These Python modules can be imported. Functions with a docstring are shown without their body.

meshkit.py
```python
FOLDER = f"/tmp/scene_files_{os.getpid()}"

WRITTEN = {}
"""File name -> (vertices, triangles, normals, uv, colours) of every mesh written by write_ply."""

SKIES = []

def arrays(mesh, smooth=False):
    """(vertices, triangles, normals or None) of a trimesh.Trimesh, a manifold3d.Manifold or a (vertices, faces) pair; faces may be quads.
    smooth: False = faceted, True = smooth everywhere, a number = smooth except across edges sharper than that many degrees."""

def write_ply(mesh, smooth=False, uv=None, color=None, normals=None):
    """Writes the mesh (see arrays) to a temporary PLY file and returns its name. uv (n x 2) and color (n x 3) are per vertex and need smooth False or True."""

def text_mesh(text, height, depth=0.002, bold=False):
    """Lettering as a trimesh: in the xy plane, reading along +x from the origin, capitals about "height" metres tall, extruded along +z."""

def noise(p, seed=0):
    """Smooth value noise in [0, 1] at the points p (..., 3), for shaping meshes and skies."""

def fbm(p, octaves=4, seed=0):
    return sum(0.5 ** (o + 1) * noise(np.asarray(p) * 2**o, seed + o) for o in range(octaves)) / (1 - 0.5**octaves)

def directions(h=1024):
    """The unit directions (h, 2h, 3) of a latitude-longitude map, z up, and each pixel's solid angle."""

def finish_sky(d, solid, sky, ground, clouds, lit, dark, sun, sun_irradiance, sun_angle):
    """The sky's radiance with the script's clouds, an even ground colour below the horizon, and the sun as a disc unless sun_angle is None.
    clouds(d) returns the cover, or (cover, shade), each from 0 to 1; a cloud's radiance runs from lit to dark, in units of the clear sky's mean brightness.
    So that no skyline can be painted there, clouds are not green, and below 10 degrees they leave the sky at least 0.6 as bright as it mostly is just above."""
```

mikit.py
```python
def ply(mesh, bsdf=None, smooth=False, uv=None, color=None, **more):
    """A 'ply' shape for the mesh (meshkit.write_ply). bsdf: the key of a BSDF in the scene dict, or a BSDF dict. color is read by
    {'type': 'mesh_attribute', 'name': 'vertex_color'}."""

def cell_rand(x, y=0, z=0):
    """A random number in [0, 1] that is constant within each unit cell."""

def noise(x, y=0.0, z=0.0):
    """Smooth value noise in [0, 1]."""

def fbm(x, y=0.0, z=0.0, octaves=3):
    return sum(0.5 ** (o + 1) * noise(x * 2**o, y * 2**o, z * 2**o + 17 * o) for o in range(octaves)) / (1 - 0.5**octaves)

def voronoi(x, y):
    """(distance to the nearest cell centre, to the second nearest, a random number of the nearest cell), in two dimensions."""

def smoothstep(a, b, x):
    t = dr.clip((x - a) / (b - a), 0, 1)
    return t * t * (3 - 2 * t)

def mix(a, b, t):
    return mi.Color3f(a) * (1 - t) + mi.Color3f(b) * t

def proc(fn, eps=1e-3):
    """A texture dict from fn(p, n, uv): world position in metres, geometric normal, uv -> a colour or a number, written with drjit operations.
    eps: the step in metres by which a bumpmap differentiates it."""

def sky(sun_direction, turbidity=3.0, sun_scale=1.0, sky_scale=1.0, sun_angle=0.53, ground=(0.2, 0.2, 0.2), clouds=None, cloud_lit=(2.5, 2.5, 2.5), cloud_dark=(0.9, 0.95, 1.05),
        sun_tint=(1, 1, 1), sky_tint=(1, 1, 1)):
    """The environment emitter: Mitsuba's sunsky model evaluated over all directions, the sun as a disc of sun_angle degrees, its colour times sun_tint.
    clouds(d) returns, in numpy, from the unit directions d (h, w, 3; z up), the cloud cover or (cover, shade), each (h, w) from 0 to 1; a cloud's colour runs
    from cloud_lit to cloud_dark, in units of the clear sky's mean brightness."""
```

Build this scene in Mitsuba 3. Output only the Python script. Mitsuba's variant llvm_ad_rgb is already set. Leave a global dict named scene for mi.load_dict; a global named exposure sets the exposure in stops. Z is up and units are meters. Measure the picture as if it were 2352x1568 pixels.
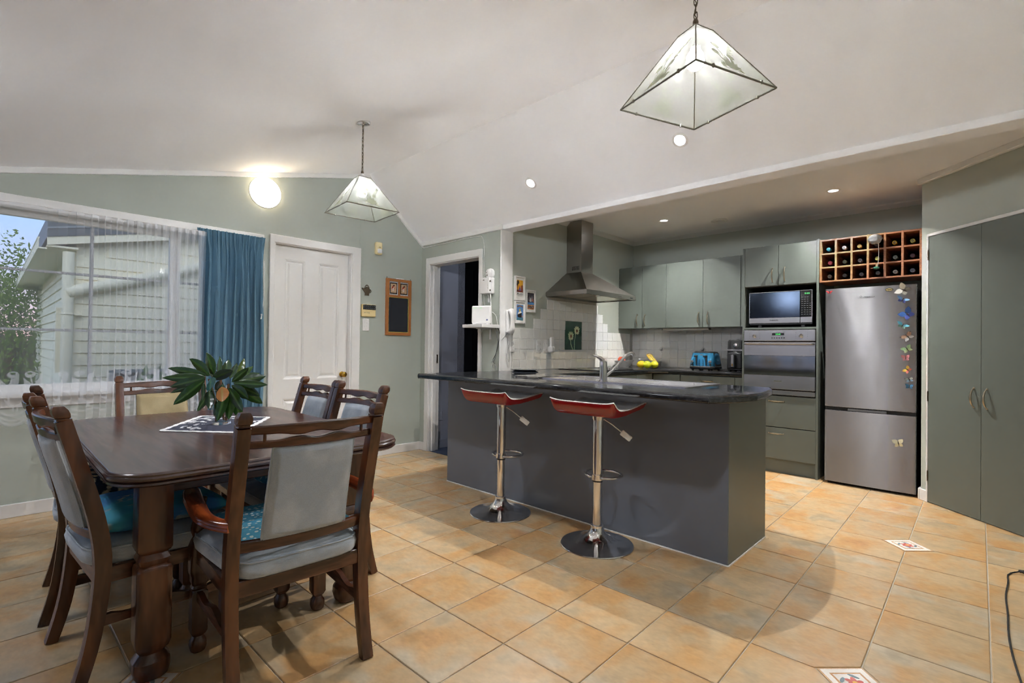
import math, random
import numpy as np
import trimesh
import mitsuba as mi
import drjit as dr
import mikit, meshkit
from shapely.geometry import Polygon, Point, LineString, box as sbox
from shapely import affinity
from shapely.ops import unary_union
from manifold3d import Manifold

T4 = mi.ScalarTransform4f
rng = random.Random(7)
nrng = np.random.default_rng(7)
scene, labels = {}, {}

# ------------------------------------------------------------------ camera, sky, exposure
CAM = np.array([0.664, -2.029, 1.115])
YAW, PITCH, ROLL = math.radians(133.742), math.radians(0.59), math.radians(-0.736)
fw = np.array([math.cos(PITCH) * math.cos(YAW), math.cos(PITCH) * math.sin(YAW), math.sin(PITCH)])
rt = np.array([math.sin(YAW), -math.cos(YAW), 0.0])
dn = np.cross(fw, rt)
up = -(-math.sin(ROLL) * rt + math.cos(ROLL) * dn)
scene['camera'] = {'type': 'perspective', 'fov': 2 * math.degrees(math.atan(1176 / 1152.9)), 'fov_axis': 'x', 'near_clip': 0.05, 'far_clip': 300.0,
                   'to_world': T4().look_at(origin=CAM.tolist(), target=(CAM + fw).tolist(), up=up.tolist())}
exposure = 0.12
SUN = [0.93, -0.32, 0.75]


def dusk(d):
    """A pinkish band of haze over the horizon and a little high thin cloud."""
    el = d[..., 2]
    n = meshkit.fbm(d * np.array([3.0, 3.0, 9.0]) + 4.0, 4, 3)
    glow = np.clip(1 - el / 0.19, 0, 1) ** 0.8 * 0.92
    wisps = np.clip((n - 0.5) * 2.0, 0, 1) * np.clip(1 - el / 0.6, 0, 1) * 0.2
    return np.clip(glow + wisps, 0, 1), np.clip(el / 0.16, 0, 1)


scene['sky'] = mikit.sky(SUN, turbidity=5.0, sun_scale=0.0, sky_scale=5.8, ground=(0.22, 0.24, 0.2), clouds=dusk,
                         cloud_lit=(1.5, 0.92, 0.9), cloud_dark=(0.8, 0.78, 1.2), sky_tint=(0.84, 0.93, 1.08))

LAMP_LENS, LAMP_SPOT, LAMP_BULB, LAMP_WALL, LAMP_DOME, LAMP_HOOD = 90.0, (8.5, 24.0), 2000.0, 11.0, 45.0, 500.0


# ------------------------------------------------------------------ helpers
def lin(c):
    c = np.asarray(c, float) / 255.0
    return np.where(c <= 0.04045, c / 12.92, ((c + 0.055) / 1.055) ** 2.4)


def rgb(c):
    return {'type': 'rgb', 'value': [float(x) for x in lin(c)]}


def P(key, col, rough=0.5, spec=0.5, metal=0.0, tex=None, bump=None, bscale=0.0, two=True, **more):
    b = {'type': 'principled', 'base_color': tex if tex is not None else rgb(col), 'roughness': rough, 'metallic': metal, **more}
    if not metal:
        b['specular'] = spec
    if bump is not None:
        b = {'type': 'bumpmap', 'tex': bump, 'scale': bscale, 'b': b}
    scene[key] = {'type': 'twosided', 'b': b} if two else b


VC = {'type': 'mesh_attribute', 'name': 'vertex_color'}
used = set()


def uniq(k):
    if k not in used:
        used.add(k)
        return k
    i = 1
    while f'{k}_{i:03d}' in used:
        i += 1
    k = f'{k}_{i:03d}'
    used.add(k)
    return k


def thing(name, label, cat, group=None, kind=None):
    k = uniq(name)
    labels[k] = {'label': label, 'category': cat}
    if group:
        labels[k]['group'] = group
    if kind:
        labels[k]['kind'] = kind
    return k


def shape(mesh, bsdf, smooth=False, col=None, uv=None, **more):
    """A ply dict. col: one sRGB colour for the whole mesh, or an (n,3) array per vertex (smooth must then be False or True)."""
    if isinstance(mesh, (tuple, list)):
        mesh = trimesh.Trimesh(np.asarray(mesh[0], float), np.asarray(mesh[1], int), process=False)
    color = None
    if col is not None:
        if smooth not in (False, True):
            mesh = trimesh.graph.smooth_shade(mesh, angle=np.radians(smooth), facet_minarea=None)
            smooth = True
        c = lin(col)
        color = np.tile(c, (len(mesh.vertices), 1)) if c.ndim == 1 else c
    return mikit.ply(mesh, bsdf, smooth=smooth, color=color, uv=uv, **more)


def put(parent, name, d, M=None, label=None):
    k = uniq(parent + '__' + name)
    scene[k] = d if M is None else {**d, 'to_world': M}
    if label:
        labels[k] = {'label': label}
    return k


def part(parent, name, mesh, bsdf, smooth=False, col=None, M=None, label=None, **more):
    if isinstance(mesh, list):
        return [part(parent, name, m, bsdf, smooth, col, M, label, **more) for m in mesh][0]
    return put(parent, name, shape(mesh, bsdf, smooth, col, **more), M, label)


def single(name, mesh, bsdf, label, cat, smooth=False, col=None, group=None, kind=None, **more):
    k = thing(name, label, cat, group, kind)
    scene[k] = shape(mesh, bsdf, smooth, col, **more)
    return k


def struct(name, label, cat):
    return thing(name, label, cat, kind='structure')


def cat(*ms):
    return trimesh.util.concatenate([m for m in ms if m is not None])


def many(*ms):
    return list(ms)


def box(x0, x1, y0, y1, z0, z1, b=0.0):
    """An axis-aligned box, its edges chamfered by b."""
    lo, hi = np.minimum([x0, y0, z0], [x1, y1, z1]), np.maximum([x0, y0, z0], [x1, y1, z1])
    if b <= 0:
        m = trimesh.creation.box(extents=hi - lo)
        m.apply_translation((lo + hi) / 2)
        return m
    b = min(b, float((hi - lo).min()) * 0.45)
    pts = []
    for c in np.ndindex(2, 2, 2):
        p = np.where(np.array(c) == 1, hi, lo)
        s = np.where(np.array(c) == 1, -1, 1)
        for k in range(3):
            q = p + s * b
            q[k] = p[k]
            pts.append(q)
    return trimesh.convex.convex_hull(np.array(pts))


def rbox(x0, x1, y0, y1, z0, z1, r, n=8):
    """A box with rounded edges: hull of eight spheres."""
    r = min(r, abs(x1 - x0) * .49, abs(y1 - y0) * .49, abs(z1 - z0) * .49)
    s = trimesh.creation.uv_sphere(r, count=[n, n * 2]).vertices
    pts = [s + [x, y, z] for x in (min(x0, x1) + r, max(x0, x1) - r) for y in (min(y0, y1) + r, max(y0, y1) - r) for z in (min(z0, z1) + r, max(z0, z1) - r)]
    return trimesh.convex.convex_hull(np.vstack(pts))


def xf(m, M):
    m = m.copy()
    m.apply_transform(M)
    return m


def mv(m, x=0, y=0, z=0, rz=0, rx=0, ry=0):
    M = np.eye(4)
    for a, ax in ((rx, [1, 0, 0]), (ry, [0, 1, 0]), (rz, [0, 0, 1])):
        if a:
            M = trimesh.transformations.rotation_matrix(math.radians(a), ax) @ M
    M[:3, 3] = [x, y, z]
    return xf(m, M)


def prism(poly, z0, z1):
    """A shapely polygon in xy extruded from z0 to z1."""
    gs = [g for g in getattr(poly, 'geoms', [poly]) if g.geom_type == 'Polygon' and g.area > 1e-9]
    ms = []
    for g in gs:
        m = trimesh.creation.extrude_polygon(g, z1 - z0, engine='earcut')
        m.apply_translation([0, 0, z0])
        ms.append(m)
    return cat(*ms)


YZ = np.array([[0, 0, 1, 0], [1, 0, 0, 0], [0, 1, 0, 0], [0, 0, 0, 1.0]])   # polygon (y,z) extruded along x
XZ = np.array([[1, 0, 0, 0], [0, 0, -1, 0], [0, 1, 0, 0], [0, 0, 0, 1.0]])  # polygon (x,z) extruded along -y


def prism_x(poly, x0, x1):
    return xf(prism(poly, x0, x1), YZ)


def prism_y(poly, y0, y1):
    return xf(prism(poly, -y1, -y0), XZ)


def loft(rings, caps=True):
    """Rings (k, n, 3) of equal count joined into a closed tube."""
    R = np.asarray(rings, float)
    k, n = R.shape[:2]
    v = R.reshape(-1, 3)
    f = []
    for i in range(k - 1):
        a = i * n + np.arange(n)
        b = i * n + (np.arange(n) + 1) % n
        f += [np.stack([a, b, b + n], 1), np.stack([a, b + n, a + n], 1)]
    f = np.vstack(f)
    if caps:
        v = np.vstack([v, R[0].mean(0), R[-1].mean(0)])
        c0, c1 = k * n, k * n + 1
        i = np.arange(n)
        f = np.vstack([f, np.stack([(i + 1) % n, i, np.full(n, c0)], 1), np.stack([(k - 1) * n + i, (k - 1) * n + (i + 1) % n, np.full(n, c1)], 1)])
    m = trimesh.Trimesh(v, f, process=False)
    if m.volume < 0:
        m.invert()
    return m


def lathe(profile, n=32, closed=True):
    """(r, z) pairs turned about z."""
    a = np.arange(n) * 2 * np.pi / n
    return loft([np.stack([max(r, 1e-5) * np.cos(a), max(r, 1e-5) * np.sin(a), np.full(n, z)], 1) for r, z in profile], closed)


def ringsq(cx, cy, z, hx, hy, e=8.0, n=20):
    """A squarish (superellipse) ring."""
    a = (np.arange(n) + 0.5) * 2 * np.pi / n
    c, s = np.cos(a), np.sin(a)
    k = (np.abs(c) ** e + np.abs(s) ** e) ** (-1 / e)
    return np.stack([cx + hx * k * c, cy + hy * k * s, np.full(n, z)], 1)


def tube(pts, r, n=10, closed=False):
    p = np.asarray(pts, float)
    r = np.broadcast_to(r, (len(p),))
    t = np.gradient(p, axis=0) if not closed else np.roll(p, -1, 0) - np.roll(p, 1, 0)
    t /= np.linalg.norm(t, axis=1, keepdims=True) + 1e-12
    a = np.cross(t[0], [0, 0, 1.0] if abs(t[0][2]) < 0.9 else [1.0, 0, 0])
    rings, ang = [], np.arange(n) * 2 * np.pi / n
    for i in range(len(p)):
        a = a - t[i] * (a @ t[i])
        a /= np.linalg.norm(a)
        b = np.cross(t[i], a)
        rings.append(p[i] + r[i] * (np.cos(ang)[:, None] * a + np.sin(ang)[:, None] * b))
    if closed:
        rings.append(rings[0])
    return loft(rings, not closed)


def spline(pts, n=24, closed=False):
    from scipy.interpolate import CubicSpline
    p = np.asarray(pts, float)
    if closed:
        p = np.vstack([p, p[:1]])
    s = np.r_[0, np.cumsum(np.linalg.norm(np.diff(p, axis=0), axis=1))]
    cs = CubicSpline(s, p, bc_type='periodic' if closed else 'natural')
    t = np.linspace(0, s[-1], n + 1 if closed else n)
    q = cs(t)
    return q[:-1] if closed else q


def sweep_rect(path, side, w, h, ex=6.0, n=12):
    """A rounded rectangular section (w along side, h along the other normal) swept along a path."""
    p = np.asarray(path, float)
    t = np.gradient(p, axis=0)
    t /= np.linalg.norm(t, axis=1, keepdims=True)
    sd = np.broadcast_to(np.asarray(side, float), p.shape)
    W, H = np.broadcast_to(w, (len(p),)), np.broadcast_to(h, (len(p),))
    base = ringsq(0, 0, 0, 1, 1, ex, n)[:, :2]
    rings = []
    for i in range(len(p)):
        s = sd[i] - t[i] * (sd[i] @ t[i])
        s /= np.linalg.norm(s)
        u = np.cross(t[i], s)
        rings.append(p[i] + base[:, :1] * W[i] / 2 * s + base[:, 1:] * H[i] / 2 * u)
    return loft(rings)


def sheet(f, us, vs):
    """Open surface f(u,v)->(x,y,z) on a grid."""
    U, V = np.meshgrid(us, vs, indexing='ij')
    p = np.stack(f(U, V), -1).reshape(-1, 3)
    nu, nv = len(us), len(vs)
    i, j = np.meshgrid(np.arange(nu - 1), np.arange(nv - 1), indexing='ij')
    a = (i * nv + j).ravel()
    return trimesh.Trimesh(p, np.vstack([np.stack([a, a + nv, a + nv + 1], 1), np.stack([a, a + nv + 1, a + 1], 1)]), process=False)


def slab(m, th, normal=None):
    """Gives an open sheet a thickness along its vertex normals."""
    n = np.array(m.vertex_normals) if normal is None else np.broadcast_to(normal, m.vertices.shape)
    v, f = np.array(m.vertices), np.array(m.faces)
    k = len(v)
    e = m.edges_sorted
    u, c = np.unique(e, axis=0, return_counts=True)
    border = {tuple(x) for x in u[c == 1]}
    side = []
    for tri in f:
        for a, b in ((tri[0], tri[1]), (tri[1], tri[2]), (tri[2], tri[0])):
            if (min(a, b), max(a, b)) in border:
                side += [[a, a + k, b], [b, a + k, b + k]]
    out = trimesh.Trimesh(np.vstack([v, v - n * th]), np.vstack([f, f[:, ::-1] + k, np.array(side)]), process=False)
    return out


def disc_mesh(c, r, nrm, n=20):
    nrm = np.asarray(nrm, float) / np.linalg.norm(nrm)
    a = np.cross(nrm, [0.3, 0.9, 0.1])
    a /= np.linalg.norm(a)
    b = np.cross(nrm, a)
    t = np.arange(n) * 2 * np.pi / n
    v = np.vstack([np.asarray(c) + r * (np.cos(t)[:, None] * a + np.sin(t)[:, None] * b), [c]])
    i = np.arange(n)
    return trimesh.Trimesh(v, np.stack([i, (i + 1) % n, np.full(n, n)], 1), process=False)


def emit(r, c=(1, 1, 1)):
    return {'type': 'area', 'radiance': {'type': 'rgb', 'value': [float(r * x) for x in c]}}


def ell(cx, cy, rx, ry, rot=0, n=20):
    return affinity.translate(affinity.rotate(affinity.scale(Point(0, 0).buffer(1.0, n // 4), rx, ry), rot, origin=(0, 0)), cx, cy)


def leafp(x0, y0, x1, y1, w, n=8):
    """A leaf-shaped polygon from base to tip."""
    d = np.array([x1 - x0, y1 - y0])
    L = np.hypot(*d)
    t = d / L
    nn = np.array([-t[1], t[0]])
    s = np.linspace(0, 1, n + 2)
    wd = w / 2 * np.sin(np.pi * s ** 0.85)
    a = [np.array([x0, y0]) + t * L * q + nn * k for q, k in zip(s, wd)]
    b = [np.array([x0, y0]) + t * L * q - nn * k for q, k in zip(s, wd)]
    return Polygon([tuple(q) for q in a] + [tuple(q) for q in b[::-1][1:-1]]).buffer(0)


def plate_mesh(polys_cols, frame, d0, step=0.0006, th=0.0006):
    """A flat print in layers. frame(u, v, w): local print axes (right, up, out) to world. Returns (mesh, vertex colours)."""
    ms, cs = [], []
    for i, (poly, c) in enumerate(polys_cols):
        if poly.is_empty:
            continue
        m = prism(poly, d0 + i * step, d0 + i * step + th)
        m.vertices = frame(m.vertices)
        ms.append(m)
        cs.append(np.tile(np.asarray(c, float), (len(m.vertices), 1)))
    return cat(*ms), np.vstack(cs)


def frame_on(origin, right, upv=(0, 0, 1)):
    o, r, u = np.asarray(origin, float), np.asarray(right, float), np.asarray(upv, float)
    r, u = r / np.linalg.norm(r), u / np.linalg.norm(u)
    w = np.cross(r, u)
    return lambda v: o + np.asarray(v)[:, :1] * r + np.asarray(v)[:, 1:2] * u + np.asarray(v)[:, 2:3] * w


def text_on(s, h, fr, u, v, w=0.0006, bold=False, depth=0.0006, center=True):
    m = meshkit.text_mesh(s, h, depth, bold)
    b = m.bounds
    m.apply_translation([u - ((b[0][0] + b[1][0]) / 2 if center else b[0][0]), v - (h / 2 if center else 0), w])
    m.vertices = fr(m.vertices)
    return m


# ------------------------------------------------------------------ materials
def lc(c):
    return [float(x) for x in lin(c)]


def tile_col(p, n, uv):
    x, y = p.x, p.y
    c, s = math.cos(-0.01388), math.sin(-0.01388)
    ti, tj = (x * c - y * s) / 0.335, (x * s + y * c) / 0.3306
    r1, r2 = mikit.cell_rand(ti, tj, 3), mikit.cell_rand(ti, tj, 9)
    ox, oy = r1 * 40, r2 * 40
    a = mikit.fbm(x * 7 + ox, y * 4.2 + oy, 0.5, 4)
    b = mikit.fbm(x * 4.5 + oy + 9, y * 6 + ox, 3.5, 3)
    fine = mikit.fbm(x * 34 + ox, y * 60 + oy, 1.5, 3)
    base = mikit.mix(lc((202, 174, 134)), lc((200, 156, 102)), mikit.smoothstep(0.36, 0.66, a))
    base = mikit.mix(base, lc((200, 188, 164)), mikit.smoothstep(0.5, 0.74, b) * 0.75)
    base = mikit.mix(base, lc((160, 142, 112)), mikit.smoothstep(0.5, 0.7, 1 - a) * mikit.smoothstep(0.42, 0.62, b) * 0.55)
    base = mikit.mix(base, lc((186, 132, 86)), mikit.smoothstep(0.62, 0.82, a) * 0.5)
    return base * (0.62 + 0.24 * fine) * (0.95 + 0.1 * r1)


def wood_fn(sx, sy, sz, dark, light):
    dark, light = lc(dark), lc(light)

    def fn(p, n, uv):
        g = mikit.fbm(p.x * sx, p.y * sy, p.z * sz, 4)
        h = mikit.noise(p.x * sx * 4.5, p.y * sy * 4.5, p.z * sz * 4.5)
        return mikit.mix(dark, light, mikit.smoothstep(0.28, 0.72, g)) * (0.88 + 0.24 * h)
    return fn


def granite(p, n, uv):
    a = mikit.noise(p.x * 260, p.y * 260, p.z * 260)
    b = mikit.fbm(p.x * 90, p.y * 60, p.z * 90, 3)
    c = mikit.mix(lc((10, 11, 12)), lc((30, 31, 33)), mikit.smoothstep(0.4, 0.7, b))
    return mikit.mix(c, lc((118, 120, 118)), mikit.smoothstep(0.86, 0.95, a) * mikit.smoothstep(0.42, 0.6, b))


def fabric_fn(c0, c1):
    c0, c1 = lc(c0), lc(c1)

    def fn(p, n, uv):
        a = mikit.fbm(p.x * 14, p.y * 14, p.z * 9, 3)
        w = mikit.noise(p.x * 420, p.y * 420, p.z * 420)
        return mikit.mix(c0, c1, mikit.smoothstep(0.3, 0.7, a)) * (0.92 + 0.16 * w)
    return fn


def blue_pattern(p, n, uv):
    f1, f2, r = mikit.voronoi(p.x * 44, p.y * 44)
    k = mikit.fbm(p.x * 60, p.y * 60, p.z * 30, 2)
    c = mikit.mix(lc((64, 140, 172)), lc((92, 164, 190)), k)
    return mikit.mix(c, lc((214, 226, 224)), mikit.smoothstep(0.42, 0.3, f1 + 0.25 * k) * 0.85)


def floral(p, n, uv):
    f1, f2, r = mikit.voronoi(p.x * 22 + 3, p.y * 22)
    k = mikit.fbm(p.x * 50, p.y * 50, p.z * 40, 3)
    c = mikit.mix(lc((28, 40, 58)), lc((196, 184, 152)), mikit.smoothstep(0.5, 0.34, f1 * 0.9 + (k - 0.5) * 0.7))
    return mikit.mix(c, mikit.mix(lc((120, 36, 46)), lc((92, 112, 82)), mikit.smoothstep(0.4, 0.6, r)), mikit.smoothstep(0.26, 0.16, f1) * 0.8)


def blue_floral(p, n, uv):
    k = mikit.fbm(p.x * 9 + 2, p.y * 9, p.z * 9, 3)
    m = mikit.fbm(p.x * 38, p.y * 38, p.z * 38, 3)
    c = mikit.mix(lc((52, 110, 158)), lc((64, 150, 168)), mikit.smoothstep(0.35, 0.65, k))
    return mikit.mix(c, lc((168, 170, 160)), mikit.smoothstep(0.54, 0.66, m) * mikit.smoothstep(0.5, 0.68, mikit.fbm(p.x * 12, p.y * 12 + 5, p.z * 5, 2)))


P('ceiling_paint', (238, 238, 240), 0.75, 0.25)
P('wall_paint', (166, 172, 163), 0.6, 0.3)
P('white_gloss', (224, 223, 221), 0.32, 0.45)
P('white_satin', (226, 226, 224), 0.5, 0.4)
P('hall_paint', (128, 132, 146), 0.8, 0.2)
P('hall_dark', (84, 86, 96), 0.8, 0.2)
P('hall_carpet', (46, 52, 66), 0.95, 0.05)
P('cab_green', (88, 95, 90), 0.42, 0.4)
P('cab_inside', (52, 52, 48), 0.6, 0.3)
P('island_grey', (84, 89, 97), 0.38, 0.4)
P('granite', None, 0.035, 0.6, tex=mikit.proc(granite))
P('floor_tile', None, 0.3, 0.45, tex=mikit.proc(tile_col))
P('grout', (176, 168, 152), 0.85, 0.2)
P('wall_tile', (226, 226, 222), 0.14, 0.5)
P('tile_grout', (168, 166, 160), 0.9, 0.2)
P('wood_post', None, 0.24, 0.5, tex=mikit.proc(wood_fn(26, 26, 4, (40, 20, 11), (80, 45, 23))))
P('wood_rail', None, 0.24, 0.5, tex=mikit.proc(wood_fn(9, 9, 40, (38, 19, 12), (74, 40, 23))))
P('wood_top', None, 0.2, 0.55, tex=mikit.proc(wood_fn(3, 34, 20, (34, 17, 14), (50, 27, 20))), clearcoat=1.0, clearcoat_gloss=0.9)
P('wood_arm', None, 0.16, 0.5, tex=mikit.proc(wood_fn(6, 40, 30, (78, 30, 14), (130, 60, 28))))
P('wood_rack', None, 0.35, 0.45, tex=mikit.proc(wood_fn(9, 9, 60, (128, 80, 52), (158, 104, 70))))
P('fabric_grey', None, 0.95, 0.1, tex=mikit.proc(fabric_fn((158, 168, 178), (180, 187, 194))), sheen=0.5)
P('fabric_tan', None, 0.95, 0.1, tex=mikit.proc(fabric_fn((150, 136, 104), (168, 154, 122))), sheen=0.4)
P('cushion_blue', None, 0.9, 0.15, tex=mikit.proc(blue_pattern))
P('cushion_floral', None, 0.9, 0.15, tex=mikit.proc(floral))
P('cushion_blue_floral', None, 0.7, 0.3, tex=mikit.proc(blue_floral))
P('steel', (176, 176, 180), 0.28, metal=1.0)
P('hood_steel', (138, 134, 128), 0.3, metal=1.0)
P('chrome', (222, 222, 224), 0.07, metal=1.0)
P('nickel', (186, 176, 158), 0.22, metal=1.0)
P('brass', (196, 158, 70), 0.14, metal=1.0)
P('iron', (92, 82, 68), 0.4, metal=1.0)
scene['fridge_steel'] = {'type': 'twosided', 'b': {'type': 'roughconductor', 'alpha_u': 0.07, 'alpha_v': 0.5, 'distribution': 'ggx', 'specular_reflectance': rgb((140, 142, 148)), 'material': 'none'}}
P('black_gloss', (10, 11, 13), 0.04, 0.6)
scene['mirror_black'] = {'type': 'twosided', 'b': {'type': 'roughconductor', 'material': 'none', 'alpha': 0.01, 'specular_reflectance': rgb((176, 180, 188))}}
scene['mirror_dark'] = {'type': 'twosided', 'b': {'type': 'roughconductor', 'material': 'none', 'alpha': 0.02, 'specular_reflectance': rgb((66, 76, 92))}}
P('black_satin', (22, 23, 25), 0.35, 0.45)
P('black_matt', (16, 16, 17), 0.8, 0.2)
P('vc_matte', None, 0.85, 0.2, tex=VC)
P('vc_satin', None, 0.45, 0.45, tex=VC)
P('vc_gloss', None, 0.12, 0.5, tex=VC)
scene['vc_leaf'] = {'type': 'twosided', 'b': {'type': 'principled', 'base_color': VC, 'roughness': 0.22, 'specular': 0.6}}
scene['foliage'] = {'type': 'principledthin', 'base_color': VC, 'roughness': 0.7, 'diff_trans': 0.6, 'spec_trans': 0.0}
scene['curtain_cloth'] = {'type': 'principledthin', 'base_color': rgb((108, 142, 162)), 'roughness': 0.9, 'diff_trans': 0.7, 'spec_trans': 0.0}
scene['net_cloth'] = {'type': 'mask', 'opacity': 0.13, 'b': {'type': 'principledthin', 'base_color': rgb((232, 234, 238)), 'roughness': 0.9, 'diff_trans': 1.0, 'spec_trans': 0.0}}
scene['lace_cloth'] = {'type': 'mask', 'opacity': 0.46, 'b': {'type': 'principledthin', 'base_color': rgb((236, 237, 240)), 'roughness': 0.9, 'diff_trans': 1.0, 'spec_trans': 0.0}}
scene['pane_glass'] = {'type': 'thindielectric', 'int_ior': 1.5}
scene['rear_net'] = {'type': 'mask', 'opacity': 0.6, 'b': {'type': 'principledthin', 'base_color': rgb((226, 230, 238)), 'roughness': 0.9, 'diff_trans': 1.2, 'spec_trans': 0.0}}
scene['clear_glass'] = {'type': 'dielectric', 'int_ior': 1.5}
scene['shade_glass'] = {'type': 'mask', 'opacity': 0.38, 'b': {'type': 'principledthin', 'base_color': rgb((104, 106, 90)), 'roughness': 0.25, 'diff_trans': 1.0, 'spec_trans': 0.0}}
scene['shade_etch'] = {'type': 'mask', 'opacity': 0.85, 'b': {'type': 'principledthin', 'base_color': rgb((170, 172, 152)), 'roughness': 0.8, 'diff_trans': 1.1, 'spec_trans': 0.0}}


def emit(r, c=(1, 1, 1)):
    return {'type': 'area', 'radiance': {'type': 'rgb', 'value': [float(r * x) for x in c]}}


NEUTRAL, WARM, COOL, KITCHEN = (0.92, 0.96, 1.04), (1.0, 0.80, 0.52), (0.9, 0.96, 1.06), (1.0, 0.965, 0.92)
# ------------------------------------------------------------------ the room
XW, XR, YR, YH, YB = -3.80, 1.40, -5.2, 1.21, 3.53
zs = lambda y: 2.795 - 0.2374 * (0.55 - y)

# floor: grout bed, tiles one by one, three decorated insets
fl = struct('floor', 'floor of square peach and sand coloured tiles with pale grout', 'floor')
scene[fl] = shape(box(XW - 0.02, 1.5, YR - 0.1, YB + 0.1, -0.06, -0.004), 'grout')
ca, sa = math.cos(0.01388), math.sin(0.01388)
gp = lambda i, j: (i * 0.335 * ca - j * 0.3306 * sa, i * 0.335 * sa + j * 0.3306 * ca)
room = Polygon([(XW, -2.6), (1.39, -2.6), (1.39, 1.761), (0.275, 2.876), (0.275, 3.5), (-0.42, 3.5), (-0.42, 2.99), (-2.1, 2.99), (-2.1, 1.2), (-2.6, 1.2), (-2.83, 1.21), (-2.87, 1.215), (-3.64, 1.215), (-3.70, 1.205), (XW, 1.2)])
room = room.difference(sbox(-2.585, 0.625, -0.317, 1.185))
insets = [(1, 0), (1, 5), (-4, -5)]
dia = [affinity.translate(Polygon([(0.117, 0), (0, 0.117), (-0.117, 0), (0, -0.117)]), *gp(*q)) for q in insets]
diau = unary_union([d.buffer(0.004, join_style=2) for d in dia])


def tile_mesh(poly, z1=0.0):
    """A tile: vertical sides and a small chamfer round its face."""
    p = np.array(poly.exterior.coords)[:-1]
    q = poly.buffer(-0.0022, join_style=2)
    q = np.array(q.exterior.coords)[:-1] if q.geom_type == 'Polygon' else p[:0]
    if len(q) != len(p):
        return prism(poly, z1 - 0.008, z1)
    k = np.argmin([np.abs(p - np.roll(q, s, 0)).sum() for s in range(len(q))])
    q = np.roll(q, k, 0)
    ring = lambda r, z: np.c_[r, np.full(len(r), z)]
    return loft([ring(p, z1 - 0.008), ring(p, z1 - 0.0016), ring(q, z1)])


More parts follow.
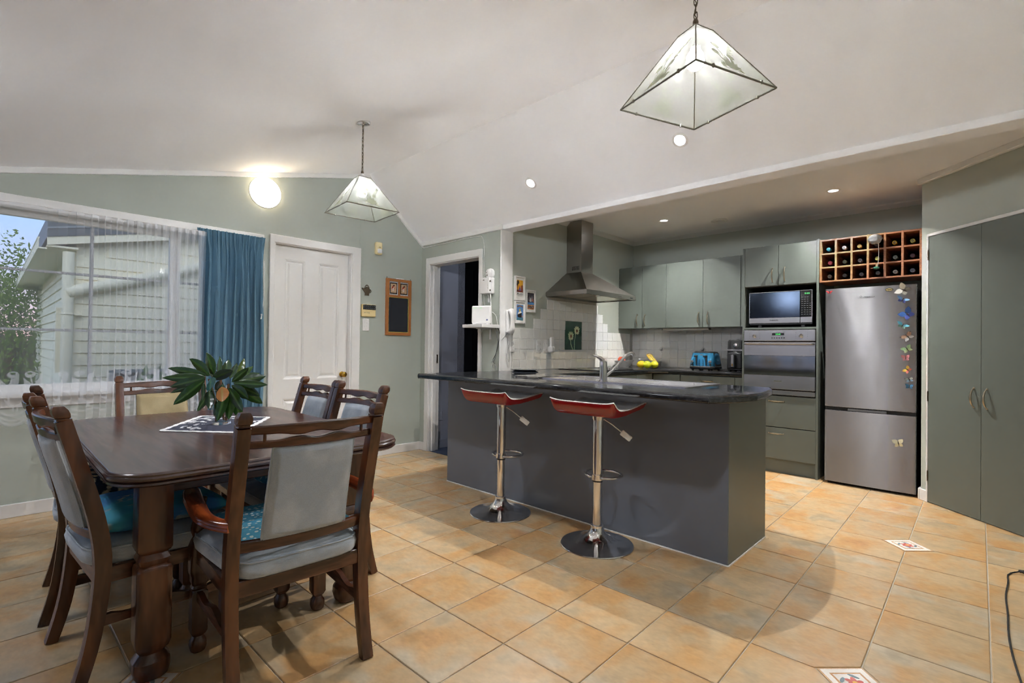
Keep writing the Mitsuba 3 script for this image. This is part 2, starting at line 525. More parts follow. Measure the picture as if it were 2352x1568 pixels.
far_tiles = []
for j in range(-16, 12):
    for i in range(-12, 6):
        c = [gp(i, j), gp(i + 1, j), gp(i + 1, j + 1), gp(i, j + 1)]
        t = Polygon(c).buffer(-0.0026, join_style=2)
        if t.centroid.y < -2.35:
            if t.centroid.y > YR and XW < t.centroid.x < XR:
                far_tiles.append(tile_mesh(t))
            continue
        t = t.intersection(room).difference(diau)
        for g in getattr(t, 'geoms', [t]):
            if g.geom_type != 'Polygon' or g.buffer(-0.008).is_empty:
                continue
            g = g.simplify(0.0004)
            part(fl, 'tile', tile_mesh(Polygon(g.exterior), rng.uniform(-0.0004, 0.0004)), 'floor_tile')
k = part(fl, 'tile_field', cat(*far_tiles), 'floor_tile')
labels[k] = {'label': 'tiles of the same kind farther back in the room', 'kind': 'stuff'}
for (i, j) in insets:
    cx, cy = gp(i, j)
    sq = lambda h: affinity.translate(Polygon([(h, 0), (0, h), (-h, 0), (0, -h)]), cx, cy)
    kt = part(fl, 'inset_tile', cat(prism(sq(0.115), -0.008, 0.0)), 'vc_gloss', col=(196, 164, 128), label='white bordered diamond inset with a red flower')
    lay = [(sq(0.106).difference(sq(0.078)), (232, 226, 218)), (sq(0.074).difference(sq(0.068)), (196, 150, 110)), (sq(0.067), (226, 220, 212))]
    fls = []
    for a in range(0, 360, 60):
        fls.append((ell(cx + 0.017 * math.cos(math.radians(a)), cy + 0.017 * math.sin(math.radians(a)), 0.015, 0.009, a), (196, 104, 96)))
    for a in (20, 110, 200, 290):
        x, y = cx + 0.038 * math.cos(math.radians(a)), cy + 0.038 * math.sin(math.radians(a))
        fls.append((ell(x, y, 0.018, 0.006, a + 70), (118, 132, 138)))
    fls.append((ell(cx, cy, 0.009, 0.009), (222, 178, 96)))
    m, c = plate_mesh(lay + fls, lambda v: np.asarray(v), 0.0, 0.0001, 0.0006)
    part(kt, 'motif', m, 'vc_gloss', col=c)

# window wall
wp = Polygon([(YR - 0.1, -0.05), (YH + 0.14, -0.05), (YH + 0.14, 2.16), (YH, 2.235), (0.55, 2.85), (-2.3, zs(-2.3) + 0.05), (YR - 0.1, zs(-2.3) + 0.05)])
wp = wp.difference(sbox(-2.07, 0.78, -0.50, 1.955)).difference(sbox(-0.33, -0.06, 0.385, 1.985)).difference(sbox(-4.5, 0.03, -2.32, 1.985))
w = struct('wall_left', 'sage green wall with the window and the white door', 'wall')
scene[w] = shape(prism_x(wp, XW - 0.13, XW), 'wall_paint')
part(w, 'panel_joint', box(XW - 0.001, XW + 0.0012, 0.470, 0.473, 2.06, 2.75), 'wall_paint', label='thin panel joint')
# hall wall with its doorway
hp = Polygon([(XW - 0.05, -0.05), (-2.577, -0.05), (-2.577, 2.46), (XW - 0.05, 2.46)]).difference(sbox(-3.64, -0.06, -2.872, 1.972))
w = struct('wall_hall', 'sage green wall with the open doorway to the hall', 'wall')
scene[w] = shape(prism_y(hp, YH, YH + 0.115), 'wall_paint')
# kitchen walls
wkl = struct('wall_kitchen_left', 'sage green kitchen wall behind the range hood, white tiles on its lower part', 'wall')
scene[wkl] = shape(box(-2.70, -2.577, YH + 0.05, YB + 0.1, -0.05, 2.46), 'wall_paint')
wkb = struct('wall_kitchen_back', 'sage green back wall of the kitchen above the cabinets', 'wall')
scene[wkb] = shape(box(-2.70, 0.40, YB, YB + 0.12, -0.05, 2.46), 'wall_paint')
wpn = struct('wall_pantry', 'sage green angled wall around the tall pantry doors', 'wall')
scene[wpn] = shape(prism(Polygon([(0.275, YB + 0.1), (0.275, 2.876), (1.40, 1.751), (1.6, 1.751), (1.6, 2.0), (0.5, YB + 0.1)]), -0.05, 2.46), 'wall_paint')
w = struct('wall_right', 'sage green side wall', 'wall')
rp = Polygon([(YR - 0.1, -0.05), (1.76, -0.05), (1.76, 2.46), (YH, 2.46), (YH, 2.235), (0.55, 2.85), (-2.3, zs(-2.3) + 0.05), (YR - 0.1, zs(-2.3) + 0.05)])
scene[w] = shape(prism_x(rp, XR, XR + 0.12), 'wall_paint')
w = struct('wall_rear', 'sage green wall at the far end of the dining room', 'wall')
scene[w] = shape(prism_y(Polygon([(XW - 0.1, -0.05), (XR + 0.1, -0.05), (XR + 0.1, 2.3), (XW - 0.1, 2.3)]).difference(sbox(-3.62, 0.4, 0.35, 1.95)), YR - 0.12, YR), 'wall_paint')
# ceilings
for nm, poly, lb in (('ceiling', Polygon([(YR - 0.1, zs(-2.3)), (-2.3, zs(-2.3)), (0.55, 2.795), (0.55, 2.86), (-2.3, zs(-2.3) + 0.06), (YR - 0.1, zs(-2.3) + 0.06)]), 'white sloping ceiling over the dining table'),
                     ('ceiling_slope', Polygon([(0.55, 2.795), (1.205, 2.222), (1.26, 2.27), (0.55, 2.86)]), 'steeper white ceiling slope above the breakfast bar')):
    k = struct(nm, lb, 'ceiling')
    scene[k] = shape(prism_x(poly, XW - 0.13, XR + 0.15), 'ceiling_paint')
k = struct('ceiling_kitchen', 'flat white ceiling over the kitchen', 'ceiling')
scene[k] = shape(box(-2.70, XR + 0.15, 1.30, YB + 0.1, 2.43, 2.48), 'ceiling_paint')
k = struct('ceiling_beam', 'white boxed beam between the slope and the kitchen ceiling', 'beam')
scene[k] = shape(box(-2.577, XR + 0.1, 1.205, 1.35, 2.182, 2.47, 0.003), 'ceiling_paint')
# mouldings
sl = math.atan(0.2374)
tr = [('trim_1', 'white cornice strip under the sloping ceiling on the window wall', prism_x(Polygon([(-2.3, zs(-2.3)), (0.545, 2.793), (0.545, 2.755), (-2.3, zs(-2.3) - 0.038)]), XW, XW + 0.02)),
      ('trim_2', 'white cornice strip under the steep ceiling slope', prism_x(Polygon([(0.545, 2.80), (1.21, 2.218), (1.21, 2.172), (0.545, 2.755)]), XW, XW + 0.02)),
      ('trim_3', 'white cornice strip above the hall doorway', box(XW, -2.56, YH - 0.018, YH + 0.01, 2.184, 2.228, 0.003)),
      ('trim_4', 'white cornice along the back wall of the kitchen', prism_x(Polygon([(YB, 2.432), (YB - 0.045, 2.432), (YB - 0.038, 2.418), (YB - 0.012, 2.396), (YB, 2.388)]), -2.577, 0.275)),
      ('trim_5', 'white cornice along the hood wall of the kitchen', prism_y(Polygon([(-2.577, 2.432), (-2.532, 2.432), (-2.539, 2.418), (-2.565, 2.396), (-2.577, 2.388)]), 1.35, YB))]
pd = np.array([math.sqrt(.5), -math.sqrt(.5), 0])
p0 = np.array([0.275, 2.876, 0])
pn = np.array([-math.sqrt(.5), -math.sqrt(.5), 0])


def pantry(s0, s1, d0, d1, z0, z1, b=0.0):
    """A box along the angled wall: s along it, d out of it."""
    m = box(s0, s1, d0, d1, z0, z1, b)
    M = np.eye(4)
    M[:3, 0], M[:3, 1], M[:3, 2], M[:3, 3] = pd, -pn * -1, [0, 0, 1], p0
    M[:3, 1] = pn
    m.apply_transform(M)
    if np.linalg.det(M[:3, :3]) < 0:
        m.invert()
    return m


tr.append(('trim_6', 'white cornice above the pantry doors', pantry(-0.01, 1.6, 0, 0.035, 2.385, 2.432, 0.006)))
for nm, lb, m in tr:
    k = struct(nm, lb, 'moulding')
    scene[k] = shape(m, 'white_satin')
# baseboards
for nm, lb, m in (('baseboard_left', 'white baseboard under the window', cat(box(XW, XW + 0.018, -2.3, -0.38, 0, 0.085, 0.003), )),
                  ('baseboard_corner', 'short white baseboard between the white door and the hall doorway', box(XW, XW + 0.018, 0.478, YH, 0, 0.085, 0.003)),
                  ('baseboard_hall', 'white baseboard return beside the hall doorway', box(XW + 0.018, -3.704, YH - 0.016, YH, 0, 0.085, 0.003)),
                  ('baseboard_pantry', 'short white baseboard beside the fridge', cat(pantry(-0.014, 0.062, 0, 0.014, 0, 0.085, 0.003), box(0.262, 0.275, 2.862, 2.95, 0, 0.085, 0.003)))):
    k = struct(nm, lb, 'baseboard')
    scene[k] = shape(m, 'white_gloss')
# reveal board at the wall end beside the hood wall
k = struct('trim_7', 'white vertical board on the wall end beside the hall doorway', 'moulding')
scene[k] = shape(cat(box(-2.586, -2.569, YH - 0.014, 1.348, 0.0, 2.184, 0.002)), 'white_satin')

# door 1: the white panelled door
d = struct('door_1', 'white four panel door with a brass knob beside the blue curtain', 'door')
xl = XW - 0.05
leaf = sbox(-0.322, 0.004, 0.377, 1.979)
pans = [(-0.225, 0.80, -0.045, 1.865), (0.085, 0.80, 0.285, 1.865), (-0.225, 0.16, -0.045, 0.63), (0.085, 0.16, 0.285, 0.63)]
for q in pans:
    leaf = leaf.difference(sbox(*q))
part(d, 'leaf', prism_x(leaf, xl - 0.038, xl), 'white_gloss')
for q in pans:
    a, b, c, e = q
    o = sbox(a, b, c, e)
    rings = lambda ins, x: np.array([[x, a + ins, b + ins], [x, c - ins, b + ins], [x, c - ins, e - ins], [x, a + ins, e - ins]])
    m = loft([rings(0, xl - 0.036), rings(-0.0005, xl - 0.001), rings(0.012, xl - 0.006), rings(0.02, xl - 0.016), rings(0.03, xl - 0.016), rings(0.046, xl - 0.008)])
    part(d, 'panel', m, 'white_gloss')
part(d, 'frame', cat(box(XW - 0.12, XW + 0.004, -0.345, -0.324, 0, 2.0), box(XW - 0.12, XW + 0.004, 0.379, 0.40, 0, 2.0), box(XW - 0.12, XW + 0.004, -0.345, 0.40, 1.981, 2.0), box(XW - 0.12, XW - 0.09, -0.345, 0.40, -0.02, 2.0)), 'white_gloss')
part(d, 'architrave', cat(box(XW - 0.001, XW + 0.02, -0.378, -0.335, 0, 2.054, 0.004), box(XW - 0.001, XW + 0.02, 0.39, 0.476, 0, 2.054, 0.004), box(XW - 0.001, XW + 0.0195, -0.378, 0.476, 1.985, 2.054, 0.004)), 'white_gloss')
ry = trimesh.transformations.rotation_matrix(math.pi / 2, [0, 1, 0])
knob = xf(lathe([(0.0, 0), (0.026, 0), (0.027, 0.004), (0.012, 0.008), (0.010, 0.028), (0.020, 0.036), (0.026, 0.048), (0.024, 0.058), (0.012, 0.064), (0, 0.065)], 28), ry)
part(d, 'knob', mv(knob, xl, 0.328, 0.83), 'brass', 40, label='round brass knob')
part(d, 'deadlock', mv(xf(lathe([(0, 0), (0.028, 0), (0.028, 0.006), (0.02, 0.012), (0.012, 0.014), (0.012, 0.03), (0, 0.031)], 24), ry), xl, 0.328, 0.715), 'brass', 40, label='round brass lock below the knob')
part(d, 'hinge', many(*[box(XW - 0.052, XW - 0.046, -0.332, -0.318, z, z + 0.09) for z in (0.2, 1.7)]), 'nickel')
# door 2: hall doorway
d = struct('door_2', 'open hall doorway with white architraves', 'doorway')
part(d, 'architrave', cat(box(-3.704, -3.64, YH - 0.02, YH + 0.001, 0, 2.042, 0.004), box(-2.872, -2.826, YH - 0.02, YH + 0.001, 0, 2.042, 0.004), box(-3.704, -2.826, YH - 0.0195, YH + 0.001, 1.972, 2.042, 0.004)), 'white_gloss')
part(d, 'jamb', cat(box(-3.66, -3.632, YH - 0.004, YH + 0.12, 0, 1.972), box(-2.88, -2.866, YH - 0.004, YH + 0.12, 0, 1.972), box(-3.64, -2.872, YH - 0.004, YH + 0.12, 1.965, 1.985), box(-3.632, -3.618, YH + 0.03, YH + 0.075, 0, 1.965)), 'white_gloss')
part(d, 'strike_plate', box(-3.632, -3.626, YH + 0.078, YH + 0.1, 0.93, 1.02), 'iron', label='dark strike plate on the jamb')
# the hall beyond
hw = struct('wall_hall_left', 'blue grey wall inside the hall', 'wall')
scene[hw] = shape(box(-3.80, -3.70, 1.325, 1.74, -0.05, 2.45), 'hall_paint')
part(hw, 'baseboard', box(-3.70, -3.685, 1.33, 1.74, 0.0, 0.09, 0.002), 'hall_paint')
part(hw, 'socket', box(-3.70, -3.69, 1.37, 1.43, 0.30, 0.40, 0.003), 'hall_paint', label='grey wall socket')
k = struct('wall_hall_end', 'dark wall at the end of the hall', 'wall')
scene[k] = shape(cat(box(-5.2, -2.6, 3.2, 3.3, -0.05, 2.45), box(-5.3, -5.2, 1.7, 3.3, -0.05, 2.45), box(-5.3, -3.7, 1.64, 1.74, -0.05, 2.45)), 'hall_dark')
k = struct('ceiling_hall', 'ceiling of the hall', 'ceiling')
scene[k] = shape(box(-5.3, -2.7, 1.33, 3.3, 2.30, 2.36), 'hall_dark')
k = struct('floor_hall', 'dark blue grey carpet in the hall', 'carpet')
scene[k] = shape(box(-5.3, -2.7, 1.225, 3.3, -0.06, -0.001), 'hall_carpet')

# window 1
wn = struct('window_1', 'wide white framed window with slim grey glazing bars', 'window')
fr = []
x0, x1 = -3.905, -3.86
for a, b, c, e in ((-2.07, 0.78, -2.02, 1.955), (-1.08, 0.78, -1.015, 1.955), (-0.55, 0.78, -0.50, 1.955), (-2.07, 0.78, -0.5, 0.83), (-2.07, 1.915, -0.5, 1.955)):
    fr.append(box(x0, x1, a, c, b, e, 0.004))
part(wn, 'frame', cat(*fr), 'white_gloss')
bars = P('bar_grey', (150, 154, 160), 0.5)
for a, b, c, e in ((-1.545, 0.82, -1.525, 1.925), (-2.03, 1.566, -1.07, 1.582), (-2.03, 1.18, -1.07, 1.196), (-1.02, 1.566, -0.54, 1.582), (-1.02, 1.18, -0.54, 1.196)):
    part(wn, 'glazing_bar', box(-3.892, -3.872, a, c, b, e, 0.002), 'bar_grey')
for ya, yb in ((-2.03, -1.545), (-1.525, -1.075), (-1.02, -0.545)):
    for za, zb in ((0.825, 1.18), (1.196, 1.566), (1.582, 1.92)):
        part(wn, 'pane', trimesh.Trimesh([[-3.882, ya, za], [-3.882, yb, za], [-3.882, yb, zb], [-3.882, ya, zb]], [[0, 1, 2], [0, 2, 3]], process=False), 'pane_glass')
part(wn, 'reveal', cat(box(-3.93, XW, -2.085, -2.07, 0.765, 1.97), box(-3.93, XW, -0.50, -0.485, 0.765, 1.97), box(-3.93, XW, -2.08, -0.49, 1.955, 1.97), box(-3.93, XW, -2.08, -0.49, 0.765, 0.781)), 'white_gloss')
part(wn, 'sill', box(XW - 0.06, -3.725, -2.12, -0.46, 0.752, 0.782, 0.006), 'white_gloss')
part(wn, 'architrave', cat(box(XW - 0.001, XW + 0.022, -2.3, -0.425, 1.966, 2.032, 0.004), box(XW - 0.001, XW + 0.018, -0.495, -0.43, 0.70, 1.967, 0.003), box(XW - 0.001, XW + 0.015, -2.12, -0.46, 0.69, 0.752, 0.003)), 'white_gloss')
# windows outside the frame that light the room
wn = struct('window_2', 'tall glass door beside the window', 'window')
part(wn, 'frame', cat(*[box(-3.905, -3.86, a, c, b, e, 0.004) for a, b, c, e in ((-4.5, 0.03, -4.44, 1.985), (-3.44, 0.03, -3.38, 1.985), (-2.38, 0.03, -2.32, 1.985), (-4.5, 0.03, -2.32, 0.1), (-4.5, 1.925, -2.32, 1.985))]), 'white_gloss')
for ya, yb in ((-4.44, -3.44), (-3.38, -2.38)):
    part(wn, 'pane', trimesh.Trimesh([[-3.882, ya, .1], [-3.882, yb, .1], [-3.882, yb, 1.925], [-3.882, ya, 1.925]], [[0, 1, 2], [0, 2, 3]], process=False), 'pane_glass')
wn = struct('window_3', 'wide window in the rear wall', 'window')
part(wn, 'frame', cat(*[box(a, c, YR - 0.09, YR - 0.05, b, e, 0.004) for a, b, c, e in ((-3.62, 0.4, -3.56, 1.95), (-1.66, 0.4, -1.60, 1.95), (0.29, 0.4, 0.35, 1.95), (-3.62, 0.4, 0.35, 0.46), (-3.62, 1.89, 0.35, 1.95))]), 'white_gloss')
for xa, xb in ((-3.56, -1.66), (-1.60, 0.29)):
    part(wn, 'pane', trimesh.Trimesh([[xa, YR - .07, .46], [xb, YR - .07, .46], [xb, YR - .07, 1.89], [xa, YR - .07, 1.89]], [[0, 1, 2], [0, 2, 3]], process=False), 'pane_glass')
# ------------------------------------------------------------------ kitchen
# wall tiles, one by one
def wtile(parent, plane, a, c, z):
    s, t = 0.0985 / 2, 0.008 + rng.uniform(0, 0.0014)
    q4 = lambda h, zz: [[h, h, zz], [-h, h, zz], [-h, -h, zz], [h, -h, zz]]
    m = loft([q4(s, 0), q4(s, t - 0.002), q4(s - 0.002, t)])
    v = np.array(m.vertices)
    m.vertices = np.c_[plane + v[:, 2], c + v[:, 0], z + v[:, 1]] if a == 'x' else np.c_[c + v[:, 0], plane - v[:, 2], z + v[:, 1]]
    if m.volume < 0:
        m.invert()
    part(parent, 'tile', m, 'wall_tile')


part(wkl, 'tile_bed', cat(box(-2.577, -2.572, 1.352, 3.53, 0.88, 1.293), box(-2.577, -2.572, 1.655, 2.955, 1.293, 1.393), box(-2.577, -2.572, 1.755, 2.855, 1.393, 1.493), box(-2.577, -2.572, 1.855, 2.755, 1.493, 1.62)), 'tile_grout')
part(wkb, 'tile_bed', box(-2.577, -1.07, 3.525, 3.53, 0.88, 1.40), 'tile_grout')
for r in range(8):
    z = 0.943 + 0.1 * r
    for c in range(22):
        y = 1.405 + 0.1 * c
        if y > 3.50 or (r == 4 and not 1.65 < y < 2.96) or (r == 5 and not 1.75 < y < 2.86) or (r >= 6 and not 1.85 < y < 2.76) or r > 6:
            continue
        if 2.16 < y < 2.44 and r in (2, 3, 4):
            continue
        wtile(wkl, -2.577, 'x', y, z)
for r in range(5):
    for c in range(15):
        wtile(wkb, 3.53, 'y', -2.527 + 0.1 * c, 0.951 + 0.1 * r)
for x in (-2.177, -1.677, -1.277):
    k = part(wkb, 'inset_tile', prism_y(Polygon([(x, 1.063), (x + 0.04, 1.103), (x, 1.143), (x - 0.04, 1.103)]), 3.518, 3.523), 'vc_gloss', col=(196, 194, 190), label='small grey diamond inset tile')
    part(k, 'motif', cat(prism_y(ell(x - 0.004, 1.098, 0.016, 0.010), 3.5165, 3.519), prism_y(ell(x + 0.006, 1.114, 0.008, 0.010), 3.5166, 3.519)), 'vc_gloss', col=(86, 88, 92))

# worktop: breakfast bar, sink run and two wall runs in one piece
WT, TH = 0.893, 0.038
bow = [(-0.305, 0.335), (-0.262, 0.40), (-0.225, 0.48), (-0.20, 0.57), (-0.19, 0.66), (-0.192, 0.76), (-0.205, 0.88), (-0.225, 1.0), (-0.25, 1.10), (-0.285, 1.20)]
wt = Polygon([(-2.63, 0.335)] + bow + [(-1.955, 1.235), (-1.955, 2.78), (-1.80, 2.93), (-1.052, 2.93), (-1.052, 3.524), (-2.57, 3.524), (-2.57, 1.208), (-2.63, 1.208)]).buffer(0.012).buffer(-0.012)
wt = wt.difference(sbox(-1.545, 0.735, -1.155, 1.105).buffer(0.02)).difference(sbox(-1.095, 0.76, -0.93, 1.08).buffer(0.02))


def edge_slab(poly, z0, z1, r, n=5):
    """A slab whose outer edge is rounded over: stacked offsets."""
    ms, last = [], None
    lv = [(r * (1 - math.cos(t)), r * (1 - math.sin(t))) for t in np.linspace(0, math.pi / 2, n)]
    top = Polygon(poly.exterior)
    holes = [Polygon(h) for h in poly.interiors]
    for (ins, dz), (ins2, dz2) in zip(lv[:-1], lv[1:]):
        pass
    outer = np.array(top.exterior.coords)[:-1]
    rings = []
    base = top.segmentize(0.02)
    pts = np.array(base.exterior.coords)[:-1]
    ctr = top
    d = np.roll(pts, -1, 0) - np.roll(pts, 1, 0)
    d /= np.linalg.norm(d, axis=1, keepdims=True)
    nn = np.stack([d[:, 1], -d[:, 0]], 1)
    if not ctr.contains(Point(pts[5] - nn[5] * 1e-3)):
        nn = -nn
    prof = [(0.0, z0)] + [(0, z1 - r)] + [(r * (1 - math.cos(t)), z1 - r + r * math.sin(t)) for t in np.linspace(0.2, math.pi / 2, n)]
    prof = [(r * 0.6, z0), (r * 0.15, z0 + r * 0.25), (0, z0 + r * 0.7)] + prof[1:]
    rr = [np.c_[pts - nn * i, np.full(len(pts), z)] for i, z in prof]
    R = np.array(rr)
    side = loft(R, False)
    if side.face_normals[0] @ np.r_[nn[0], 0] < 0:
        side.invert()
    def capm(ring, z, flip):
        p = Polygon(ring)
        p = p.buffer(0) if not p.is_valid else p
        for h in holes:
            p = p.difference(h)
        m = prism(p, z, z + 1e-4 if not flip else z + 1e-4)
        return m
    return cat(side, capm(rr[-1][:, :2], z1 - 1e-4, False), capm(rr[0][:, :2], z0, True))


single('worktop', edge_slab(wt, WT - TH, WT, 0.016), 'granite', 'glossy black speckled worktop running round the kitchen with a bowed end', 'worktop', 30)

# peninsula
k = thing('kitchen_peninsula', 'dark grey panelled breakfast bar under the black worktop', 'kitchen island')
part(k, 'front_panel', box(-2.591, -0.316, 0.616, 0.634, 0.004, 0.853, 0.0012), 'island_grey')
part(k, 'end_panel', box(-0.332, -0.312, 0.617, 1.192, 0.004, 0.853, 0.0012), 'cab_green', label='olive green end panel')
part(k, 'back_panel', box(-1.95, -0.332, 1.17, 1.188, 0.10, 0.85), 'cab_green')
part(k, 'side_panel', box(-2.59, -2.575, 0.634, 1.205, 0.004, 0.853), 'island_grey')
part(k, 'sealant', cat(box(-2.591, -0.312, 0.611, 0.617, 0, 0.006), box(-0.313, -0.307, 0.616, 1.192, 0, 0.007)), 'white_satin', label='white sealant line at the floor')

HANDLE = None


def bow_handle(L, r=0.005, out=0.026, drop=0.0):
    """A bow handle along local x, standing out along local -y, ends at y=0."""
    t = np.linspace(-1, 1, 17)
    p = np.c_[t * L / 2, -out * (1 - t ** 2) ** 0.7, drop * (1 - t ** 2)]
    m = tube(p, 0.0028 + (r - 0.0028) * (1 - t ** 2), 10)
    e = [mv(lathe([(0, 0), (0.007, 0), (0.006, 0.004), (0.003, 0.008), (0, 0.009)], 12), s * L / 2, 0, 0, rx=90) for s in (-1, 1)]
    return cat(m, *e)


hd_v = shape(mv(bow_handle(0.122, 0.0062), ry=90), 'nickel', 40)
hd_h = shape(bow_handle(0.122, 0.0062), 'nickel', 40)


def door(parent, x0, x1, z0, z1, y, name='door', mat='cab_green', handle=None, hv=True, hz=0):
    k = part(parent, name, box(x0 + 0.0012, x1 - 0.0012, y, y + 0.018, z0 + 0.0012, z1 - 0.0012, 0.0012), mat)
    if handle is not None:
        put(k, 'handle', hd_v if hv else hd_h, T4().translate([handle, y, hz]), 'bowed satin metal handle')
    return k


# upper cabinets
for x0, xm, x1, lb in ((-2.575, -2.266, -1.968, 'grey green two door wall cabinet next to the range hood'), (-1.968, -1.552, -1.166, 'grey green two door wall cabinet above the blue toaster')):
    k = thing('wall_cabinet', lb, 'cabinet')
    part(k, 'carcass', box(x0, x1, 3.219, 3.515, 1.346, 2.064, 0.001), 'cab_green')
    door(k, x0, xm, 1.346, 2.065, 3.20, handle=xm - 0.058 if x0 < -2.5 else xm - 0.044, hz=1.442)
    door(k, xm, x1, 1.346, 2.065, 3.20, handle=xm + 0.040 if x0 < -2.5 else xm + 0.056, hz=1.442)
k = thing('wall_filler', 'narrow grey green filler panel between the wall cabinets and the oven tower', 'panel')
part(k, 'panel', box(-1.166, -1.0535, 3.206, 3.5, 1.346, 2.065, 0.001), 'cab_green')
k = thing('under_cabinet_light', 'slim grey strip light under the wall cabinet', 'strip light')
part(k, 'housing', box(-2.06, -1.53, 3.30, 3.36, 1.322, 1.345, 0.004), 'white_satin')
part(k, 'end_cap', many(box(-2.066, -2.06, 3.302, 3.358, 1.324, 1.343), box(-1.53, -1.524, 3.302, 3.358, 1.324, 1.343)), 'cab_inside')

# base cabinets
k = thing('base_cabinet', 'grey green base cabinet with drawers below the toaster', 'cabinet')
part(k, 'carcass', box(-1.90, -1.053, 2.972, 3.5, 0.10, 0.852), 'cab_green')
door(k, -1.985, -1.682, 0.12, 0.846, 2.953, 'door')
dr = door(k, -1.676, -1.128, 0.70, 0.846, 2.953, 'drawer', handle=-1.40, hv=False, hz=0.795)
door(k, -1.676, -1.128, 0.41, 0.696, 2.953, 'drawer', handle=-1.40, hv=False, hz=0.64)
door(k, -1.676, -1.128, 0.12, 0.406, 2.953, 'drawer', handle=-1.40, hv=False, hz=0.35)
part(k, 'filler', box(-1.126, -1.054, 2.953, 2.97, 0.12, 0.846, 0.001), 'cab_green')
part(k, 'kick_board', box(-1.96, -1.054, 3.02, 3.036, 0.0, 0.105), 'cab_inside')
k = thing('base_cabinet', 'grey green base cabinet under the cooktop', 'cabinet')
part(k, 'carcass', box(-2.565, -2.008, 1.24, 2.95, 0.10, 0.852), 'cab_green')
for a, b in ((1.245, 1.80), (1.805, 2.60), (2.605, 2.945)):
    part(k, 'door', box(-2.006, -1.988, a, b, 0.12, 0.846, 0.0012), 'cab_green')
part(k, 'kick_board', box(-2.07, -2.054, 1.24, 3.0, 0.0, 0.105), 'cab_inside')

# sink and tap
k = thing('sink', 'stainless steel double bowl sink with a ribbed drainer', 'sink')
rim = sbox(-1.63, 0.70, -0.585, 1.15).buffer(0.014)
b1, b2 = sbox(-1.535, 0.745, -1.165, 1.095).buffer(0.01), sbox(-1.085, 0.77, -0.94, 1.07).buffer(0.01)
part(k, 'rim', cat(prism(rim.difference(b1).difference(b2), WT, WT + 0.003), prism(rim.difference(rim.buffer(-0.012)), WT, WT + 0.0065)), 'steel')


def bowl(a, z0, depth, mat, parent):
    p = np.array(a.segmentize(0.03).exterior.coords)[:-1]
    c = p.mean(0)
    ring = lambda s, z: np.c_[c + (p - c) * s, np.full(len(p), z)]
    m = loft([ring(1.0, z0), ring(0.985, z0 - depth * 0.5), ring(0.95, z0 - depth * 0.92), ring(0.88, z0 - depth), ring(0.02, z0 - depth - 0.003), ring(0.02, z0 - depth - 0.01), ring(0.90, z0 - depth - 0.008), ring(0.97, z0 - depth * 0.92), ring(1.005, z0 - depth * 0.5), ring(1.01, z0)], True)
    part(parent, 'bowl', m, mat, 40)


bowl(b1, WT + 0.003, 0.16, 'steel', k)
bowl(b2, WT + 0.003, 0.13, 'steel', k)
part(k, 'drainer', cat(*[box(-0.90, -0.62, y, y + 0.012, WT + 0.003, WT + 0.0055, 0.002) for y in np.arange(0.76, 1.09, 0.036)]), 'steel', label='ribbed drainer')
part(k, 'plug_ring', many(*[mv(lathe([(0.02, 0), (0.04, 0), (0.04, 0.004), (0.03, 0.002)], 24), x, 0.92, z) for x, z in ((-1.35, WT - 0.158), (-1.01, WT - 0.128))]), 'chrome', 40)
k = thing('kitchen_tap', 'chrome mixer tap with a lifted lever on the sink', 'tap')
tx, ty = -1.135, 0.70
part(k, 'body', mv(lathe([(0, 0), (0.031, 0), (0.031, 0.006), (0.024, 0.010), (0.0235, 0.085), (0.0245, 0.09), (0.0245, 0.125), (0.022, 0.134), (0, 0.135)], 28), tx, ty, WT + 0.003), 'chrome', 40)
lv = np.array([[0, 0, 0.13], [-0.01, -0.01, 0.15], [-0.035, -0.035, 0.168], [-0.062, -0.058, 0.18]]) + [tx, ty, WT]
part(k, 'lever', cat(sweep_rect(spline(lv, 10), [0.7, -0.7, 0], np.linspace(0.045, 0.022, 10), np.linspace(0.03, 0.006, 10), 3)), 'chrome', 40)
sp = np.array([[0.014, 0.014, 0.045], [0.04, 0.055, 0.085], [0.075, 0.10, 0.145], [0.098, 0.13, 0.182], [0.118, 0.155, 0.188], [0.126, 0.165, 0.172]]) + [tx, ty, WT]
part(k, 'spout', tube(spline(sp, 18), np.linspace(0.0085, 0.0115, 18), 14), 'chrome', 40)
# glass board and cake dome
k = thing('glass_board', 'rectangular glass chopping board lying against the sink', 'chopping board')
part(k, 'plate', box(-1.90, -1.645, 0.655, 1.04, WT + 0.004, WT + 0.010, 0.0015), 'clear_glass')
part(k, 'foot', many(*[mv(lathe([(0, 0), (0.006, 0), (0.006, 0.004), (0, 0.004)], 10), x, y, WT) for x in (-1.88, -1.665) for y in (0.68, 1.02)]), 'white_satin')
k = thing('cake_dome', 'clear glass cake dome on a dark footed plate by the wall end', 'cake stand')
cx, cy = -2.315, 1.255
part(k, 'plate', mv(lathe([(0, 0.012), (0.05, 0.012), (0.085, 0.0), (0.118, 0.0), (0.118, 0.004), (0.09, 0.016), (0.128, 0.020), (0.130, 0.023), (0, 0.024)], 40), cx, cy, WT), 'vc_gloss', 40, (40, 44, 50))
part(k, 'dome', mv(lathe([(0.1085, 0), (0.110, 0.095), (0.106, 0.108), (0.098, 0.114), (0.05, 0.117), (0.012, 0.118)], 48, False), cx, cy, WT + 0.025), 'pane_glass', 50)
part(k, 'dome_rim', mv(lathe([(0.1065, 0), (0.110, 0), (0.110, 0.004), (0.1065, 0.004)], 48), cx, cy, WT + 0.025), 'clear_glass', 40)
part(k, 'knob', mv(lathe([(0, 0), (0.010, 0), (0.008, 0.012), (0.012, 0.018), (0.026, 0.022), (0.027, 0.028), (0.010, 0.032), (0, 0.032)], 24), cx, cy, WT + 0.143), 'clear_glass', 40)

